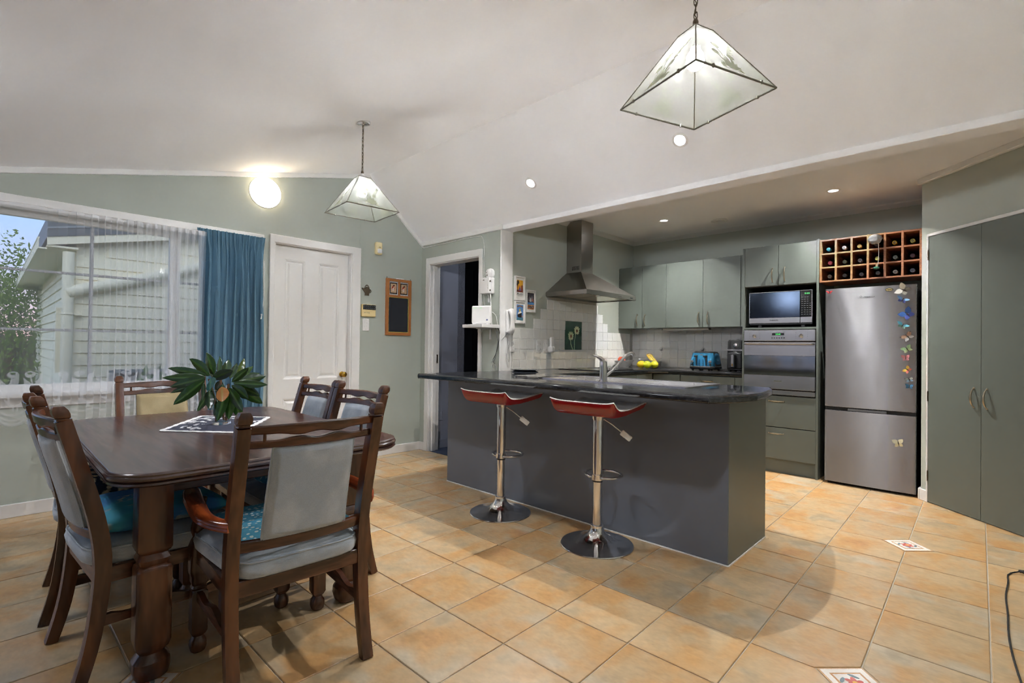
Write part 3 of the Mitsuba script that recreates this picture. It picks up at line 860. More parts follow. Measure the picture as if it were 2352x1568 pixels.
# cooktop
k = thing('cooktop', 'black glass cooktop with chrome knobs below the range hood', 'cooktop')
part(k, 'glass', box(-2.52, -2.005, 1.98, 2.58, WT, WT + 0.006, 0.002), 'black_gloss')
for y in (2.045, 2.13, 2.215, 2.30):
    part(k, 'knob', mv(lathe([(0, 0), (0.018, 0), (0.018, 0.006), (0.014, 0.008), (0.013, 0.022), (0.0, 0.023)], 20), -2.04, y, WT + 0.006), 'chrome', 40)
for x, y in ((-2.38, 2.13), (-2.38, 2.43), (-2.17, 2.43)):
    part(k, 'ring', mv(lathe([(0.07, 0), (0.085, 0), (0.085, 0.0006), (0.07, 0.0006)], 32), x, y, WT + 0.006), 'black_satin')

# range hood
k = thing('range_hood', 'stainless steel pyramid range hood with a square chimney', 'range hood')
hx, hy0, hy1, hz = -2.078, 1.837, 2.728, 1.622
q = lambda x, ya, yb, z: [[-2.575, ya, z], [x, ya, z], [x, yb, z], [-2.575, yb, z]]
part(k, 'canopy', loft([q(hx, hy0, hy1, hz + 0.04), q(-2.387, 2.172, 2.378, 1.893)]), 'hood_steel')
lipo = Polygon([(-2.575, hy0), (hx, hy0), (hx, hy1), (-2.575, hy1)])
part(k, 'lip', cat(prism(lipo.difference(sbox(-2.56, hy0 + 0.012, hx - 0.012, hy1 - 0.012)), hz, hz + 0.042), prism(lipo, hz + 0.012, hz + 0.016)), 'hood_steel')
part(k, 'chimney', box(-2.575, -2.387, 2.172, 2.378, 1.885, 2.428, 0.001), 'hood_steel')
part(k, 'chimney_vent', cat(*[box(-2.50 + i * 0.013, -2.494 + i * 0.013, 2.1705, 2.1722, 1.915, 1.955) for i in range(7)]), 'black_matt', label='dark slotted vent')
part(k, 'filter', many(*[box(-2.49, -2.14, y0, y0 + 0.25, hz + 0.006, hz + 0.012) for y0 in (1.92, 2.19, 2.42)]), 'nickel')
for y in (1.885, 2.68):
    kk = part(k, 'light', mv(lathe([(0.022, 0), (0.034, 0), (0.036, 0.004), (0.022, 0.004)], 24), -2.40, y, hz + 0.004), 'chrome')
    if y < 2:
        part(kk, 'lens', disc_mesh([-2.40, y, hz + 0.0045], 0.024, [0, 0, -1]), 'white_satin', emitter=emit(LAMP_HOOD, WARM))
    else:
        part(kk, 'lens', mv(lathe([(0, 0), (0.022, 0), (0.022, 0.002), (0, 0.002)], 20), -2.40, y, hz + 0.006), 'white_satin')
part(k, 'switch', many(*[mv(lathe([(0, 0), (0.004, 0), (0.004, 0.004), (0, 0.004)], 10), hx, 2.40 + i * 0.02, hz + 0.02, ry=90) for i in range(4)]), 'chrome')
part(k, 'badge', box(hx - 0.001, hx + 0.0012, 2.62, 2.67, hz + 0.012, hz + 0.024), 'black_satin')

# tall oven cabinet
TY = 2.93
k = thing('oven_tower', 'tall grey green cabinet holding the microwave and the oven', 'cabinet')
part(k, 'side_panel', box(-1.0525, -1.035, TY - 0.002, 3.50, 0.0, 2.072, 0.001), 'cab_green')
part(k, 'side_panel', box(-0.438, -0.420, TY - 0.002, 3.50, 0.0, 2.082, 0.001), 'cab_green')
part(k, 'carcass', cat(box(-1.035, -0.438, TY + 0.02, 3.50, 1.70, 2.07), box(-1.035, -0.438, TY + 0.55, 3.50, 0.1, 1.7), box(-1.035, -0.438, TY + 0.012, 3.50, 1.304, 1.322), box(-1.035, -0.438, TY + 0.02, 3.50, 0.69, 0.708)), 'cab_inside')
part(k, 'shelf_edge', box(-1.035, -0.438, TY, TY + 0.014, 1.303, 1.322, 0.001), 'cab_green')
door(k, -1.035, -0.7425, 1.704, 2.072, TY, handle=-0.792, hz=1.80)
door(k, -0.7425, -0.438, 1.704, 2.072, TY, handle=-0.690, hz=1.802)
for z0, z1, hz2 in ((0.419, 0.700, 0.652), (0.131, 0.415, 0.36)):
    door(k, -1.035, -0.438, z0, z1, TY, 'drawer', handle=-0.752, hv=False, hz=hz2)
part(k, 'kick_board', box(-1.035, -0.438, TY + 0.04, TY + 0.056, 0.0, 0.13), 'cab_green')

k = thing('oven', 'stainless steel wall oven with a mirror black glass door', 'oven')
y0 = TY - 0.012
part(k, 'body', box(-1.02, -0.455, TY + 0.004, TY + 0.5, 0.715, 1.295), 'black_matt')
part(k, 'control_panel', rbox(-1.034, -0.440, y0 - 0.004, TY + 0.02, 1.196, 1.298, 0.006), 'steel', 40)
fo = frame_on([-0.737, y0 - 0.0042, 1.247], [1, 0, 0])
part(k, 'display', cat(mv(rbox(-0.05, 0.05, -0.0015, 0.002, -0.010, 0.010, 0.004), -0.737, y0 - 0.0042, 1.259)), 'black_gloss', label='black clock display')
part(k, 'display_digits', text_on('12:48', 0.011, fo, 0.0, 0.012, 0.0022, True), 'vc_matte', col=(70, 220, 90), emitter=emit(1.2, (0.1, 1.0, 0.2)), label='green clock digits')
for i in range(6):
    part(k, 'button', mv(lathe([(0, 0), (0.0055, 0), (0.005, 0.003), (0, 0.003)], 12), -0.787 + i * 0.02, y0 - 0.004, 1.225, rx=90), 'black_satin')
for x in (-0.937, -0.549):
    part(k, 'knob', mv(lathe([(0, 0), (0.016, 0), (0.017, 0.005), (0.012, 0.008), (0.011, 0.022), (0.007, 0.025), (0, 0.025)], 24), x, y0 - 0.004, 1.241, rx=90), 'chrome', 40)
part(k, 'marks', cat(*[box(x + dx, x + dx + 0.003, y0 - 0.0052, y0 - 0.004, z, z + 0.003) for x in (-0.937, -0.549) for dx in (-0.045, 0.045) for z in (1.22, 1.236, 1.252, 1.268)]), 'black_satin')
d = part(k, 'door', cat(box(-1.032, -0.442, y0, TY + 0.01, 1.064, 1.188, 0.002), box(-1.032, -0.442, y0, TY + 0.01, 0.762, 0.884, 0.002)), 'steel')
part(d, 'glass', box(-1.032, -0.442, y0 - 0.0005, TY + 0.01, 0.884, 1.064, 0.001), 'mirror_black', label='mirror black glass band')
hb = np.array([[-1.022, 0.0, 1.172], [-1.018, -0.030, 1.172], [-1.005, -0.036, 1.172], [-0.47, -0.036, 1.172], [-0.457, -0.030, 1.172], [-0.453, 0.0, 1.172]]) + [0, y0, 0]
part(d, 'handle', tube(hb, 0.008, 12), 'steel', 40)
part(d, 'badge', cat(mv(rbox(-0.028, 0.028, -0.003, 0.0, -0.006, 0.006, 0.002), -0.737, y0, 0.835), *[mv(lathe([(0, 0), (0.006, 0), (0.005, 0.004), (0, 0.004)], 12), x, y0, 0.835, rx=90) for x in (-0.767, -0.707)]), 'chrome', label='small chrome emblem')
part(k, 'base_strip', box(-1.032, -0.442, y0 + 0.004, TY + 0.01, 0.712, 0.752, 0.002), 'steel')

k = thing('microwave', 'black and silver microwave oven in the niche above the oven', 'microwave')
my = TY + 0.03
part(k, 'body', box(-1.0, -0.476, my + 0.01, my + 0.38, 1.345, 1.652, 0.004), 'black_satin')
d = part(k, 'door', box(-1.0, -0.572, my, my + 0.012, 1.412, 1.645, 0.002), 'mirror_dark')
part(d, 'trim', cat(box(-1.0, -0.572, my - 0.001, my + 0.012, 1.645, 1.651, 0.001), box(-1.0, -0.572, my - 0.001, my + 0.012, 1.362, 1.412, 0.002), box(-1.002, -0.997, my - 0.001, my + 0.012, 1.362, 1.651)), 'steel', label='silver trim')
p = part(k, 'control_panel', box(-0.569, -0.478, my, my + 0.012, 1.412, 1.645, 0.002), 'black_gloss')
part(p, 'trim', cat(box(-0.569, -0.476, my - 0.001, my + 0.012, 1.645, 1.651, 0.001), box(-0.569, -0.476, my - 0.001, my + 0.012, 1.362, 1.412, 0.002), box(-0.481, -0.476, my - 0.001, my + 0.012, 1.40, 1.651)), 'steel')
fm = frame_on([-0.523, my, 1.62], [1, 0, 0])
part(p, 'display_digits', text_on('5:08', 0.014, fm, 0.008, 0.0, 0.0005, True), 'vc_matte', col=(80, 210, 110), emitter=emit(0.6, (0.25, 1.0, 0.4)), label='green digits')
lg = [text_on('Panasonic', 0.011, frame_on([-0.786, my - 0.001, 1.388], [1, 0, 0]), 0, 0, 0.0002, True)]
part(d, 'lettering', cat(*lg), 'black_satin', label='dark maker lettering')
kp = []
for r in range(9):
    for c in range(3 if r < 3 else 4):
        kp.append(box(-0.562 + c * 0.021, -0.548 + c * 0.021, my - 0.0006, my + 0.001, 1.585 - r * 0.019, 1.589 - r * 0.019))
part(p, 'key_print', cat(*kp), 'vc_matte', col=(120, 124, 128))
part(k, 'foot', many(*[box(x, x + 0.03, my + 0.03, my + 0.06, 1.322, 1.346) for x in (-0.93, -0.57)]), 'black_satin')

# fridge
FY = 2.895
k = thing('fridge', 'brushed stainless steel fridge with the freezer below', 'fridge')
part(k, 'body', box(-0.352, 0.243, FY + 0.045, 3.49, 0.02, 1.62, 0.004), 'black_satin')


def steel_door(z0, z1, nm):
    n = 9
    a = np.linspace(-1, 1, 41)
    xs = np.r_[-0.364, -0.364 + 0.006 * (1 - np.cos(np.linspace(0, math.pi / 2, 6)))[1:], np.linspace(-0.35, 0.236, 24), 0.246 - 0.006 * (1 - np.cos(np.linspace(math.pi / 2, 0, 6)))[:-1], 0.246]
    t = (xs + 0.059) / 0.305
    bowy = FY - 0.010 * (1 - t ** 2)
    edge = np.clip((0.305 - np.abs(xs + 0.059)) / 0.007, 0, 1)
    ys = bowy + 0.007 * (1 - np.sqrt(np.clip(1 - (1 - edge) ** 2, 0, 1)))
    zz = np.array([z0, z0 + 0.002, (z0 + z1) / 2, z1 - 0.002, z1])
    yo = np.array([0.003, 0, 0, 0, 0.003])
    X, Z = np.meshgrid(xs, zz, indexing='ij')
    Y = ys[:, None] + yo[None]
    v = np.stack([X, Y, Z], -1).reshape(-1, 3)
    nz = len(zz)
    i, j = np.meshgrid(np.arange(len(xs) - 1), np.arange(nz - 1), indexing='ij')
    q = (i * nz + j).ravel()
    f = np.vstack([np.stack([q, q + nz, q + nz + 1], 1), np.stack([q, q + nz + 1, q + 1], 1)])
    m = trimesh.Trimesh(v, f, process=False)
    kk = part(k, nm, m, 'fridge_steel', True, uv=v[:, [0, 2]])
    part(kk, 'edge', box(-0.363, 0.245, FY + 0.004, FY + 0.042, z0 + 0.001, z1 - 0.001, 0.002), 'steel')
    return kk


du = steel_door(0.648, 1.637, 'door')
dl = steel_door(0.022, 0.618, 'freezer_door')
part(k, 'grip_recess', box(-0.36, 0.242, FY + 0.012, FY + 0.05, 0.612, 0.655), 'black_satin', label='dark grip recess between the doors')
part(k, 'control_strip', box(-0.20, 0.06, FY + 0.002, FY + 0.02, 0.620, 0.640, 0.002), 'vc_satin', col=(120, 124, 132), label='grey control strip')
part(k, 'kick', box(-0.345, 0.237, FY + 0.03, FY + 0.06, 0.0, 0.022), 'black_matt')
ff = frame_on([-0.068, FY - 0.0105, 1.557], [1, 0, 0])
part(du, 'lettering', cat(prism(Point(0, 0).buffer(0.001), 0, .0001), text_on('Westinghouse', 0.008, ff, 0.012, 0, 0.0006, False, 0.0006), xf(prism(Point(0, 0).buffer(0.008).difference(Point(0, 0).buffer(0.006)), 0.0006, 0.0012), np.array([[1, 0, 0, -0.110], [0, 0, -1, FY - 0.0095], [0, 1, 0, 1.557], [0, 0, 0, 1.0]]))), 'vc_satin', col=(70, 72, 78), label='small round maker mark and lettering')

# wine rack
k = thing('wine_rack', 'reddish timber wine rack of square pigeonholes above the fridge', 'wine rack')
RX0, RX1, RZ0, RZ1, RY0, RY1 = -0.417, 0.272, 1.702, 2.070, 2.932, 3.25
cw, ch = (RX1 - RX0 - 0.016) / 6, (RZ1 - RZ0 - 0.016) / 3
for i in range(7):
    part(k, 'upright', box(RX0 + i * cw, RX0 + i * cw + 0.016, RY0, RY1, RZ0, RZ1, 0.001), 'wood_rack')
for j in range(4):
    part(k, 'shelf', box(RX0 + 0.001, RX1 - 0.001, RY0 + 0.002, RY1, RZ0 + j * ch, RZ0 + j * ch + 0.014, 0.001), 'wood_rack')
part(k, 'back', box(RX0, RX1, RY1, RY1 + 0.006, RZ0, RZ1), 'black_matt')
caps = [[(30, 130, 170), (190, 190, 196), (196, 140, 70), (60, 60, 64), (214, 172, 50), (190, 186, 96)],
        [(196, 92, 108), (98, 110, 84), (120, 124, 134), (140, 142, 70), (118, 128, 118), (58, 34, 44)],
        [(120, 112, 100), (54, 56, 54), (90, 92, 98), (40, 44, 50), (168, 166, 160), (74, 88, 110)]]
names = [['teal', 'silver', 'copper', 'dark grey', 'golden', 'pale gold'], ['pink', 'olive', 'pewter', 'mustard', 'sage grey', 'dark purple'], ['taupe', 'black', 'charcoal', 'slate', 'light grey', 'steel blue']]
rows = ['top', 'middle', 'bottom']
bod = shape(lathe([(0, 0.10), (0.037, 0.10), (0.037, 0.20), (0.034, 0.24), (0.018, 0.29), (0.0145, 0.315), (0.0145, 0.335), (0, 0.335)][::-1], 24), 'vc_gloss', 40, (16, 22, 18))
bod = shape(lathe([(0, 0.0), (0.0145, 0.0), (0.0145, 0.05), (0.018, 0.08), (0.034, 0.13), (0.037, 0.17), (0.037, 0.30), (0, 0.30)], 24), 'vc_gloss', 40, (16, 22, 18))
for r in range(3):
    for c in range(6):
        kk = thing('wine_bottle', f'lying wine bottle with a {names[r][c]} cap in the {rows[r]} row of the rack', 'bottle', 'bottles in the wine rack')
        x = RX0 + 0.008 + (c + 0.5) * cw + rng.uniform(-0.008, 0.008)
        z = RZ0 + 0.014 + (2 - r) * ch + 0.0375
        M = T4().translate([x, RY0 + 0.045 + rng.uniform(-0.015, 0.01), z]).rotate([1, 0, 0], -90)
        put(kk, 'glass', bod, M, 'dark glass')
        put(kk, 'cap', shape(lathe([(0, -0.002), (0.012, -0.0015), (0.0158, 0.001), (0.0158, 0.045), (0.0148, 0.046)], 20), 'vc_satin', 40, caps[r][c]), M)
        if r == 0 or r == 2 or c in (1, 2, 4):
            put(kk, 'cap_mark', shape(lathe([(0.007, -0.003), (0.0095, -0.003), (0.0095, -0.001), (0.007, -0.001)], 16), 'vc_satin', False, tuple(int(v * .55) for v in caps[r][c])), M)

# ornaments hanging on the rack
k = thing('hanging_ornament', 'crumpled silver foil ornament on a cord hanging from the wine rack', 'ornament')
s = trimesh.creation.icosphere(3, 1.0)
v = np.array(s.vertices)
v *= (0.75 + 0.7 * meshkit.fbm(v * 2.4 + 5, 3, 4))[:, None]
v = v * [0.042, 0.024, 0.036]
s.vertices = v + [-0.022, RY0 - 0.032, 2.018]
part(k, 'bundle', s, 'steel', 25)
part(k, 'cord', tube(spline([[0.0, RY0 - 0.028, 2.0], [0.003, RY0 - 0.022, 1.92], [0.001, RY0 - 0.022, 1.84], [-0.004, RY0 - 0.022, 1.80]], 14), 0.0022, 6), 'white_satin', label='white cord')
k = thing('bird_ornament', 'tiny hummingbird ornament at the end of the white cord on the wine rack', 'ornament')
b = trimesh.creation.icosphere(2, 1.0)
part(k, 'body', mv(trimesh.Trimesh(b.vertices * [0.022, 0.012, 0.012], b.faces), -0.012, RY0 - 0.022, 1.787), 'vc_gloss', True, (46, 92, 74))
part(k, 'beak', tube([[-0.032, RY0 - 0.022, 1.788], [-0.052, RY0 - 0.022, 1.786]], [0.003, 0.001], 6), 'vc_satin', False, (196, 110, 60))
part(k, 'wing', prism_y(leafp(-0.008, 1.792, -0.014, 1.822, 0.012), RY0 - 0.024, RY0 - 0.021), 'vc_satin', False, (150, 120, 80))

# butterflies on the fridge
def wings(kind):
    if kind == 'round':
        return leafp(0.002, 0.002, 0.034, 0.030, 0.030), leafp(0.002, -0.002, 0.024, -0.024, 0.024)
    if kind == 'long':
        return leafp(0.002, 0.002, 0.044, 0.018, 0.020), leafp(0.002, -0.002, 0.026, -0.016, 0.020)
    return leafp(0.002, 0.001, 0.036, 0.022, 0.026), leafp(0.002, -0.001, 0.028, -0.022, 0.022)


bf = [('cream', 0.165, 1.594, 62, 1.35, 'round', (222, 216, 198), (150, 146, 136), 'large cream butterfly magnet at the top right corner of the fridge'),
      ('blue', 0.160, 1.517, -25, 1.0, 'long', (104, 146, 202), (58, 74, 140), 'pale blue and purple butterfly magnet below the large cream one'),
      ('royal blue', 0.190, 1.405, 42, 1.35, 'round', (48, 84, 146), (70, 84, 158), 'large royal blue butterfly magnet on the fridge edge'),
      ('sky', 0.160, 1.318, -28, 1.0, 'long', (96, 180, 214), (110, 150, 140), 'sky blue and teal butterfly magnet under the royal blue one'),
      ('monarch', 0.192, 1.232, 38, 1.15, 'plain', (176, 140, 116), (206, 206, 208), 'tan and white butterfly magnet with black veins'),
      ('green', 0.188, 1.136, 30, 1.0, 'plain', (142, 176, 132), (178, 198, 152), 'pale green butterfly magnet on the fridge edge'),
      ('pink', 0.180, 1.066, 5, 0.8, 'round', (208, 136, 142), (222, 158, 166), 'plain pink butterfly magnet on the fridge'),
      ('yellow', 0.190, 0.976, 52, 0.85, 'plain', (222, 206, 70), (206, 120, 110), 'yellow and pink butterfly magnet on the fridge'),
      ('grey', 0.203, 0.900, 15, 0.75, 'plain', (170, 176, 172), (150, 184, 214), 'small grey and white butterfly magnet near the bottom of the row'),
      ('small blue', 0.203, 0.848, -5, 0.75, 'plain', (70, 130, 176), (60, 110, 150), 'small black and blue butterfly magnet, lowest of the row'),
      ('red', -0.332, 1.609, 0, 0.6, 'long', (196, 58, 62), (172, 44, 52), 'small red butterfly magnet at the top left corner of the fridge'),
      ('white', 0.138, 0.402, 12, 1.05, 'round', (222, 218, 190), (206, 196, 160), 'white butterfly magnet on the freezer door')]
for nm, x, z, rot, sc, kind, c1, c2, lb in bf:
    k = thing('butterfly_magnet', lb, 'magnet', 'butterfly magnets on the fridge')
    fy = FY - 0.010 * (1 - ((x + 0.059) / 0.305) ** 2)
    a, b = wings(kind)
    for s in (-1, 1):
        for w, c, nmw in ((a, c1, 'wing'), (b, c2, 'hind_wing')):
            m = prism(affinity.scale(w, sc, sc, origin=(0, 0)), 0, 0.0012)
            m2 = m.subdivide().subdivide()
            v = np.array(m2.vertices)
            v[:, 2] += 0.42 * np.abs(v[:, 0])
            v[:, 0] *= s
            t = math.radians(rot)
            u = np.c_[v[:, 0] * math.cos(t) - v[:, 1] * math.sin(t), v[:, 0] * math.sin(t) + v[:, 1] * math.cos(t)]
            m2.vertices = np.c_[x + u[:, 0], fy - 0.004 - v[:, 2], z + u[:, 1]]
            cc = np.tile(np.array(c, float), (len(v), 1))
            r = np.hypot(v[:, 0], v[:, 1])
            if nm in ('monarch', 'small blue', 'cream', 'royal blue', 'grey', 'yellow'):
                edge = (np.sin(np.arctan2(v[:, 1], np.abs(v[:, 0])) * 14) > 0.72) | (r > 0.036 * sc)
                if nm in ('cream', 'royal blue'):
                    edge = (np.sin(r * 900) > 0.4) & (nmw == 'hind_wing') & (nm == 'cream')
                cc[edge] = (44, 42, 44) if nm != 'yellow' else (206, 120, 120)
            part(k, nmw, m2, 'vc_satin', False, cc)
    t = math.radians(rot + 90)
    part(k, 'body', tube([[x - 0.016 * sc * math.cos(t), fy - 0.005, z - 0.016 * sc * math.sin(t)], [x, fy - 0.006, z], [x + 0.018 * sc * math.cos(t), fy - 0.005, z + 0.018 * sc * math.sin(t)]], [0.001, 0.0035 * sc, 0.0012], 8), 'vc_satin', False, (52, 46, 42))
k = thing('oval_magnet', 'small black oval magnet with a gold centre at the top of the fridge', 'magnet')
fo = frame_on([0.075, FY - 0.009, 1.603], [1, 0, 0])
m, c = plate_mesh([(ell(0, 0, 0.026, 0.014), (28, 26, 24)), (ell(0, 0, 0.021, 0.010), (196, 176, 110)), (ell(0, 0.0, 0.016, 0.004), (60, 50, 30))], fo, 0, 0.0006, 0.001)
part(k, 'face', m, 'vc_gloss', False, c)

# pantry doors
k = thing('pantry_cupboard', 'pair of tall grey green pantry doors in a white frame on the angled wall', 'cupboard')
part(k, 'frame', cat(pantry(0.058, 0.0725, -0.002, 0.014, 0, 1.996, 0.002), pantry(0.058, 1.45, -0.002, 0.014, 1.976, 1.997, 0.002)), 'white_gloss')
for s0, s1, hs in ((0.0745, 0.4845, 0.436), (0.4865, 0.90, 0.527), (0.902, 1.32, None)):
    d = part(k, 'door', pantry(s0, s1, 0.001, 0.011, 0.006, 1.972, 0.0012), 'cab_green')
    if hs:
        hm = mv(bow_handle(0.128, 0.0068), ry=90)
        M = np.eye(4); M[:3, 0], M[:3, 1], M[:3, 3] = pd, -pn, p0 + pd * hs + pn * 0.011 + np.array([0, 0, 0.812])
        part(d, 'handle', xf(hm, M), 'nickel', 40, label='bowed satin metal handle')
part(k, 'hinge', many(*[pantry(0.070, 0.077, 0.006, 0.016, z, z + 0.075) for z in (0.16, 0.75, 1.80)]), 'iron', label='dark hinges')
# ------------------------------------------------------------------ things on the kitchen worktop
def toaster():
    k = thing('toaster', 'metallic blue four slice toaster with black levers on the back worktop', 'toaster')
    x0, y0, z0 = -1.515, 3.10, WT
    rr = lambda hx, hy, z, e=5: ringsq(x0, y0 + 0.10, z, hx, hy, e, 40)
    part(k, 'base', loft([rr(0.133, 0.118, z0 + 0.014), rr(0.140, 0.124, z0 + 0.022), rr(0.140, 0.124, z0 + 0.036), rr(0.136, 0.12, z0 + 0.042)]), 'black_satin', 40)
    part(k, 'shell', loft([rr(0.132, 0.114, z0 + 0.042), rr(0.131, 0.113, z0 + 0.10), rr(0.122, 0.106, z0 + 0.15), rr(0.112, 0.098, z0 + 0.178), rr(0.104, 0.092, z0 + 0.184)]), 'toaster_blue', 40)
    part(k, 'top', loft([rr(0.106, 0.094, z0 + 0.182), rr(0.104, 0.092, z0 + 0.192), rr(0.09, 0.08, z0 + 0.197)]), 'black_satin', 40)
    part(k, 'slot', many(*[box(x0 + a, x0 + a + 0.075, y0 + b, y0 + b + 0.02, z0 + 0.195, z0 + 0.1985) for a in (-0.085, 0.01) for b in (0.06, 0.12)]), 'cab_inside')
    part(k, 'trim', loft([rr(0.1335, 0.1155, z0 + 0.040), rr(0.1338, 0.1158, z0 + 0.0435), rr(0.133, 0.115, z0 + 0.046)]), 'chrome', 40, label='chrome trim line')
    fy = lambda z: y0 + 0.10 - np.interp(z, [0.042, 0.10, 0.15, 0.178], [0.114, 0.113, 0.106, 0.098])
    for sx in (-0.048, 0.048):
        p = [[x0 + sx + (0.004 if sx > 0 else -0.004), fy(z) - 0.003, z0 + z] for z in (0.055, 0.09, 0.13, 0.158)]
        part(k, 'lever_track', sweep_rect(p, [1, 0, 0], [0.011, 0.011, 0.016, 0.022], 0.006, 3), 'black_satin', 40)
        part(k, 'lever', mv(rbox(-0.016, 0.016, -0.026, 0, -0.008, 0.008, 0.006), x0 + sx - 0.006, fy(0.148) - 0.004, z0 + 0.148), 'black_satin', 40)
        part(k, 'knob', mv(lathe([(0, 0), (0.016, 0), (0.015, 0.012), (0.0, 0.014)], 20), x0 + sx * 1.95, fy(0.09), z0 + 0.092, rx=90), 'chrome', 40)
        part(k, 'dial', mv(lathe([(0, 0), (0.010, 0), (0.009, 0.010), (0.0, 0.011)], 16), x0 + sx * 2.0, fy(0.06), z0 + 0.062, rx=90), 'black_satin', 40)
        for i in range(4):
            part(k, 'button', mv(lathe([(0, 0), (0.0045, 0), (0.004, 0.004), (0, 0.005)], 10), x0 + sx * 0.4, fy(0.07) - 0.001, z0 + 0.056 + i * 0.018, rx=90), 'black_satin', 40)
    part(k, 'badge', mv(rbox(-0.016, 0.016, -0.002, 0.002, -0.005, 0.005, 0.0018), x0 - 0.003, fy(0.162) - 0.001, z0 + 0.163), 'chrome', label='oval chrome badge')
    part(k, 'foot', many(*[mv(lathe([(0, 0), (0.011, 0), (0.013, 0.016), (0, 0.016)], 12), x0 + a, y0 + 0.1 + b, z0) for a in (-0.10, 0, 0.10) for b in (-0.09, 0.09)]), 'black_satin')
    part(k, 'side', many(*[loft([[[x0 + s * 0.1315, y0 + 0.02, z0 + 0.048], [x0 + s * 0.1315, y0 + 0.18, z0 + 0.048], [x0 + s * 0.108, y0 + 0.17, z0 + 0.182], [x0 + s * 0.108, y0 + 0.03, z0 + 0.182]], [[x0 + s * 0.1345, y0 + 0.02, z0 + 0.048], [x0 + s * 0.1345, y0 + 0.18, z0 + 0.048], [x0 + s * 0.111, y0 + 0.17, z0 + 0.182], [x0 + s * 0.111, y0 + 0.03, z0 + 0.182]]]) for s in (-1, 1)]), 'black_satin', label='dark side plate')


P('toaster_blue', (52, 128, 172), 0.18, metal=0.55)
toaster()
k = thing('air_fryer', 'black air fryer with a silver handle strip beside the oven tower', 'air fryer')
ax, ay = -1.205, 3.165
rr = lambda h, z, e=4.5: ringsq(ax, ay + 0.11, WT + z, h[0], h[1], e, 36)
part(k, 'body', loft([rr((0.082, 0.112), 0.012), rr((0.09, 0.122), 0.02), rr((0.088, 0.12), 0.20), rr((0.084, 0.115), 0.30), rr((0.078, 0.108), 0.318)]), 'black_satin', 40)
part(k, 'basket_front', rbox(ax - 0.07, ax + 0.07, ay - 0.022, ay + 0.01, WT + 0.03, WT + 0.19, 0.012), 'black_satin', 40)
part(k, 'foot', many(*[mv(lathe([(0, 0), (0.014, 0), (0.016, 0.014), (0, 0.014)], 12), ax + a, ay + 0.11 + b, WT) for a in (-0.06, 0.06) for b in (-0.08, 0.08)]), 'black_satin')
part(k, 'band', rbox(ax - 0.074, ax + 0.08, ay - 0.014, ay + 0.01, WT + 0.208, WT + 0.224, 0.003), 'steel', label='silver band')
part(k, 'dial', mv(lathe([(0, 0), (0.024, 0), (0.025, 0.008), (0.019, 0.012), (0.017, 0.024), (0, 0.026)], 28), ax + 0.015, ay - 0.006, WT + 0.262, rx=90), 'chrome', 40)
part(k, 'top_knob', mv(lathe([(0, 0), (0.014, 0), (0.015, 0.006), (0.006, 0.012), (0, 0.013)], 20), ax + 0.015, ay + 0.04, WT + 0.316), 'chrome', 40)
h = part(k, 'handle', mv(rbox(-0.022, 0.022, -0.05, 0.0, -0.07, 0.07, 0.018), ax + 0.0, ay - 0.018, WT + 0.105), 'black_satin', 40)
part(h, 'insert', mv(rbox(-0.0125, 0.0125, -0.004, 0.0, -0.058, 0.058, 0.0115), ax, ay - 0.067, WT + 0.108), 'steel', 40, label='silver insert')
part(h, 'window', mv(rbox(-0.006, 0.006, -0.002, 0.0, -0.012, 0.012, 0.005), ax, ay - 0.071, WT + 0.068), 'brass', 40)
part(k, 'lettering', text_on('Tefal', 0.011, frame_on([ax + 0.01, ay - 0.0155, WT + 0.197], [1, 0, 0]), 0, 0, 0.0, True, 0.002), 'white_satin')


def bowl_thing(x, y, r, h, label, e=1.0):
    k = thing('fruit_bowl', label, 'bowl')
    o = [(0.0, 0), (r * 0.42, 0), (r * 0.45, 0.008), (r * 0.62, h * 0.35), (r * 0.85, h * 0.72), (r, h)]
    i = [(r * 0.965, h - 0.001), (r * 0.82, h * 0.74), (r * 0.58, h * 0.38), (r * 0.40, 0.014), (0, 0.012)]
    m = lathe(o + i, 44)
    v = np.array(m.vertices)
    v[:, 2] *= 1 + 0.14 * (v[:, 0] / r) ** 2 * np.sign(v[:, 0]) * e
    m.vertices = v
    part(k, 'bowl', mv(m, x, y, WT), 'white_gloss', 50)
    return k


bowl_thing(-2.43, 3.10, 0.115, 0.078, 'white bowl holding a red apple in the worktop corner')
bowl_thing(-2.23, 3.33, 0.135, 0.088, 'white bowl holding bananas in front of the tiled back wall', -1)


def fruit(name, x, y, z, r, col1, col2, label, catg, sq=(1, 1, 1), grp=None, rot=0):
    k = thing(name, label, catg, grp)
    s = trimesh.creation.icosphere(3, 1.0)
    v = np.array(s.vertices)
    t = meshkit.fbm(v * 1.6 + x * 20, 3, 2)[:, None]
    if name == 'apple':
        d = np.hypot(v[:, 0], v[:, 1])
        v[:, 2] -= 0.28 * np.exp(-(d / 0.3) ** 2) * np.sign(v[:, 2])
    else:
        d = np.hypot(v[:, 1], v[:, 2])
        v[:, 0] += 0.14 * np.exp(-(d / 0.25) ** 2) * np.sign(v[:, 0])
    c = np.array(col1) * (1 - t) + np.array(col2) * t
    s.vertices = v * r * np.array(sq)
    s = mv(s, x, y, z, rz=rot)
    part(k, 'flesh', s, 'vc_satin' if name != 'apple' else 'vc_gloss', True, c)
    part(k, 'stem', mv(lathe([(0, 0), (0.003, 0), (0.002, 0.008), (0, 0.008)], 8), x + (0 if name == 'apple' else 0.004), y, z + r * (0.7 if name == 'apple' else 0.9)), 'vc_matte', False, (70, 52, 34))


